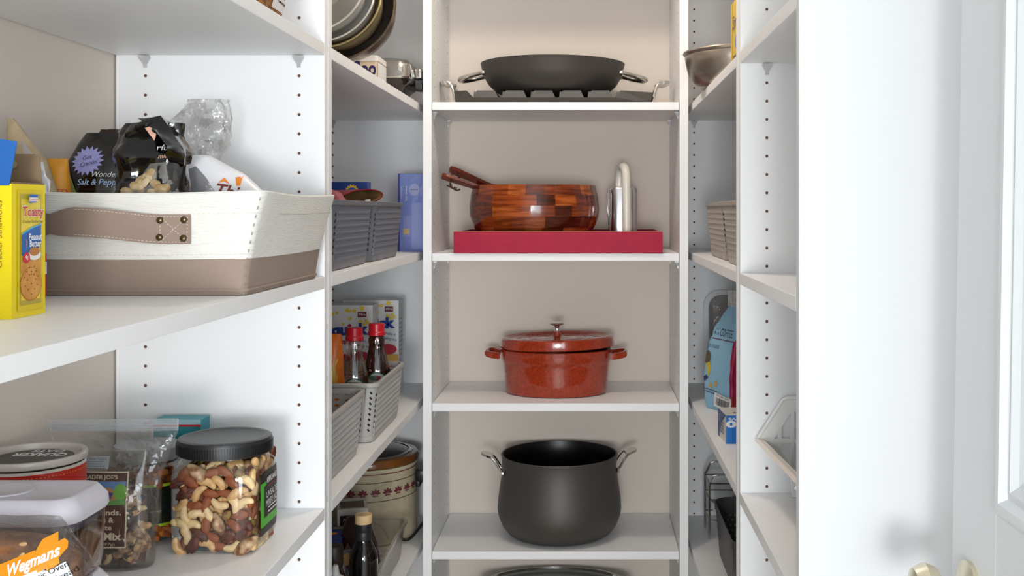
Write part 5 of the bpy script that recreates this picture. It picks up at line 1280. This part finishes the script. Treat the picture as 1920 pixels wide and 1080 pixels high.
F.lines(-.046, .012, .050, .007, 2, .0022, ink, rot=-.1); F.ell(-.004, .066, .004, .009, M('picture_gold2', 'c8a050', .5), 'gold_bean', rot=-.5); F.ell(-.022, .060, .005, .006, M('picture_gold2', 'c8a050', .5), 'gold_bean')
F.rect(-.010, .048, .006, .040, paperw, 'barcode_label', rot=-.16)
bm = B(); x = -.004; rb2 = random.Random(4)
ca, sa = math.cos(-.16), math.sin(-.16)
while x < .040:
    w_ = rb2.choice((.0006, .001, .0016)); q4 = [(x, .011), (x+w_, .011), (x+w_, .0300), (x, .0300)]
    bm.faces.new([bm.verts.new((.019+(a-.019)*ca-(b-.023)*sa, .023+(a-.019)*sa+(b-.023)*ca, 0)) for a, b in q4]); x += w_+rb2.choice((.0007, .0011))
F._emit(bm, black, 'barcode'); F.text('ITM. / ART. 78603', .0215, .0355, .0042, black, width=.044, rot=-.16)
bm = B(); rings = []
for k, (x, z) in enumerate(((-.030, .238), (-.022, .262), (-.004, .284), (.030, .300), (.060, .300))):
    pass
loft(bm, [[Vector((.026+x*.8, y+.012, z)) for x, y, z in ((-.05, -.012, zz), (.046, -.012, zz+.006), (.046, .012, zz+.006), (-.05, .012, zz))] for zz in (.252, .262, .276, .292)])
bmesh.ops.subdivide_edges(bm, edges=bm.edges[:], cuts=3, use_grid_fill=True)
for v in bm.verts: v.co += Vector((noise.noise(v.co*70), noise.noise(v.co*70+Vector((5, 0, 0))), noise.noise(v.co*70+Vector((0, 5, 0)))))*.003
obj('rolled_top', bm, M('tin_tie', 'c4c8c8', .35, hex2='a8acac', vscale=80), t, smooth=50)
# clear clamshell behind it
t = thing('clear_tray', 'white rimmed clear plastic tray standing on end behind the coffee bag', 'tray', (.385, 2.985, ZD3+.001), rot=(-.14, 0, 0))
def trr(hx, hz, r, y, cz): return [Vector((p.x, y, p.y+cz)) for p in rr(hx, hz, r, 0, 6)]
hx_, hz_, cz = .062, .134, .134
obj('tray_rim', loft(B(), [trr(hx_, hz_, .045, 0, cz), trr(hx_, hz_, .045, .003, cz), trr(hx_-.014, hz_-.014, .034, .003, cz), trr(hx_-.014, hz_-.014, .034, 0, cz)], loop=True), M('white_foam', 'e6e8ea', .4), t, smooth=50)
obj('tray_bowl', loft(B(), [trr(hx_-.0145, hz_-.0145, .033, -.0005, cz), trr(hx_-.016, hz_-.016, .03, -.012, cz), trr(hx_-.026, hz_-.026, .022, -.020, cz)], cap0=False), CLEAR('clam_clear', 'cfcac6', .3, .06, haze=.08, bump=.6, bscale=60), t, smooth=50)
# straws box
t = thing('straws_box', 'small blue and white carton of straws lying upside down before the coffee bag', 'box', (.3275, 2.298, ZD3), rz=.06)
hx_, hy_, hh = .042, .046, .060
obj('carton', box(B(), -hx_, hx_, -hy_, hy_, 0, hh, .0008), M('straw_white', 'dcd8d2', .45), t)
sb = M('straw_blue', '1a78d0', .4); sd = M('straw_navy', '34508e', .45)
F = front(t, 0, -hy_, 0); F.rect(-hx_, hx_, 0, hh, sb, 'blue_face'); F.text('100', -.010, .042, .013, whitei, width=.058, bold=.05, rot=PI); F.text('STRAWS', -.008, .0525, .0055, whitei, width=.058, bold=.03, rot=PI)
F = Face(t, (-hx_, hy_, 0), (0, -1, 0), (0, 0, 1)); F.poly([(0, 0), (.02, .0), (.034, .03), (.060, .050), (2*hy_, hh), (0, hh)], sd, 'navy_side'); F.lines(.035, .075, .036, .007, 4, .003, M('slate_ink', '4a6478', .5)); F.lines(.008, .03, .048, .006, 3, .002, M('pale_periwinkle', '8e9bd6', .4))
F = Face(t, (0, 0, hh), (1, 0, 0), (0, 1, 0))
for x, y in ((-.018, -.02), (-.006, -.018), (.006, .012), (.012, .024), (.010, -.012)): F.star(x, y, .006, .003, 5, M('plum_print', '5a2048', .45), 'plum_mark', rot=x*50)
# bottom: wire rack and perforated basket
t = thing('wire_rack', 'small chrome wire rack behind the dark perforated basket', 'rack', (.375, 2.870, ZD4))
def wire(name, pts, r=.0032, closed=False): return obj(name, tube(B(), pts, r, 8, closed=closed), steel, t, smooth=True)
for sx in (-1, 1):
    for y in (-.05, .05): wire('post', [(sx*.058, y, .0035), (sx*.058, y, .150), (sx*.052, y, .160)])
for z in (.05, .105, .148): wire('hoop', [(-.058, -.05, z), (.058, -.05, z), (.058, .05, z), (-.058, .05, z)], .0024, True)
for x in (-.03, 0, .03): wire('cross_wire', [(x, -.05, .0505), (x, .05, .0505)], .002)
wire('front_loop', bez((-.052, -.052, .105), (-.02, -.085, .085), (-.01, -.085, .13), (.03, -.055, .125), 14), .0026)
wire('top_loop', [(-.052, .05, .160), (-.045, .05, .178), (-.03, .05, .184), (.03, .05, .184), (.045, .05, .178), (.052, .05, .160)], .0028)
wire('top_loop', [(-.052, -.05, .160), (-.048, -.05, .168), (-.03, -.05, .172), (.03, -.05, .172), (.048, -.05, .168), (.052, -.05, .160)], .0028)
dk = M('charcoal_plastic', '4c4b4d', .45)
t = thing('perforated_basket', 'charcoal plastic basket with round holes at the bottom right of the corner bay', 'basket', (.398, 2.540, ZD4))
rz_ = [(.064, .180, .040, .001), (.070, .188, .042, .005), (.078, .198, .046, .112), (.0815, .2015, .048, .118), (.0820, .2020, .048, .134), (.0795, .1995, .046, .135), (.0770, .197, .044, .118), (.0755, .195, .044, .112), (.0675, .185, .040, .008)]
obj('basket_wall', rrl(B(), rz_, 7), dk, t, smooth=50)
hm_ = M('hole_light', '8c8a86', .7); bm = B(); b3 = B()
for j in range(7):
    for i in range(-4, 5):
        z = .016+.0125*j; x = i*.0125+(.006 if j % 2 else 0)
        for bmx, y, sgn in ((bm, .1820+.010*z/.112, -1), (b3, -.1885-.0095*z/.112, -1)):
            if abs(x) < .052: bmx.faces.new([bmx.verts.new((x+.0028*math.cos(a), y+sgn*.0006, z+.0028*math.sin(a))) for a in [2*PI*k/10 for k in range(10)]])
    for i in range(-11, 12):
        z = .016+.0125*j; y = i*.0125+(.006 if j % 2 else 0)
        for x, s_ in ((.0665+.0075*z/.112, -1),):
            if abs(y) < .14: bm.faces.new([bm.verts.new((x+s_*.0010, y+.0028*math.cos(a), z+.0028*math.sin(a))) for a in [2*PI*k/10 for k in range(10)]])
obj('inner_holes', bm, hm_, t, recalc=False, kind='stuff'); obj('outer_holes', b3, black, t, recalc=False, kind='stuff')

# ------------------------------------------------------------------ right near bay: white lattice rack
t = thing('lattice_rack', 'white plastic lattice stacking rack on legs beside the right end panel', 'rack', (.43, 1.66, ZL3))
ya, yb = 1.842, 1.500                                   # far side against the partition, near side
def rk(x, z): return (x, z)
def sidepanel(y):
    o = obj('side_frame', B(), whitep, t)
    bm = B(); bm2 = [bm]
    out = [(.291, 1.107), (.3345, 1.172), (.340, 1.1755), (.56, 1.1755), (.56, 1.098), (.34, 1.098)]
    inn_ = [(.312, 1.113), (.3455, 1.160), (.347, 1.161), (.55, 1.161), (.55, 1.109), (.345, 1.109)]
    ra = [Vector((x, y, z)) for x, z in out]; rb = [Vector((x, y-.004, z)) for x, z in out]; ia = [Vector((x, y, z)) for x, z in inn_]; ib = [Vector((x, y-.004, z)) for x, z in inn_]
    loft(bm, [ra, rb, ib, ia], loop=True)
    return bm
for y in (ya, yb+.004):
    bpy.data.objects.remove(bpy.data.objects['side_frame']) if 'side_frame' in bpy.data.objects and not bpy.data.objects['side_frame'].data.vertices else None
    bm = B()
    out = [(.291, 1.107), (.3335, 1.1720), (.340, 1.1755), (.56, 1.1755), (.56, 1.040), (.345, 1.040)]
    inn_ = [(.318, 1.106), (.3440, 1.1475), (.352, 1.1530), (.548, 1.1530), (.548, 1.056), (.350, 1.056)]
    q3 = [[Vector((x, yy, z)) for x, z in pl] for pl, yy in ((out, y), (out, y-.004), (inn_, y-.004), (inn_, y))]
    loft(bm, q3, loop=True); obj('side_frame', bm, whitep, t, world=True)
    for x, zt in ((.3285, 1.128), (.3505, 1.154), (.3735, 1.154), (.40, 1.154), (.43, 1.154), (.46, 1.154), (.49, 1.154), (.52, 1.154)):
        obj('slat', box(B(), x-.0032, x+.0032, y-.0036, y-.0004, 1.052, zt, .0006), whitep, t, world=True)
    obj('cross_bar', box(B(), .318, .550, y-.0034, y-.0006, 1.099, 1.107, .0006), whitep, t, world=True)
    bm = B(); tube(bm, [(.291, y-.002, 1.107), (.3335, y-.002, 1.1725), (.340, y-.002, 1.1765), (.56, y-.002, 1.1765)], .0034, 8); obj('top_lip', bm, whitep, t, smooth=True, world=True)
obj('back_frame', box(B(), .560, .564, yb, ya, 1.045, 1.176, .001), whitep, t, world=True)
bm = B(); loft(bm, [[Vector((x+.018*(ya-y)/.34, y, z)) for x, z in ((.284, 1.104), (.289, 1.1085), (.300, 1.1060), (.345, 1.050), (.345, 1.045), (.298, 1.098))] for y in (ya-.0045, yb+.0045)]); obj('front_lip', bm, M('warm_white_plastic', 'efe6dc', .4), t, world=True)
for k in range(9):
    y = ya-.02-k*.037
    obj('floor_slat', box(B(), .346, .559, y-.010, y+.010, 1.0405, 1.0445, .0006), whitep, t, world=True)
for x, y in ((.352, ya-.012), (.552, ya-.012), (.352, yb+.012), (.552, yb+.012)):
    bm = B(); loft(bm, [[Vector((x+dx*.7, y+dy*.7, ZL3+.0005)) for dx, dy in ((-.006, -.005), (.006, -.005), (.006, .005), (-.006, .005))], [Vector((x+dx, y+dy, 1.0400)) for dx, dy in ((-.006, -.005), (.006, -.005), (.006, .005), (-.006, .005))]]); obj('leg', bm, whitep, t, world=True)
t = thing('twine_coil', 'coil of rough brown twine lying in the white lattice rack', 'twine', (.395, 1.72, 1.0448))
pts = []
for i in range(140):
    a = i*.42; r = .022+.012*math.sin(i*.13)+.006*math.sin(i*1.7); pts.append((r*math.cos(a), 1.9*r*math.sin(a), .0035+.028*(i/140)+.004*math.sin(i*2.1)))
obj('strands', tube(B(), pts, .0022, 6), M('brown_twine', '9a7650', .9, bump=.5, bscale=400), t, smooth=True)
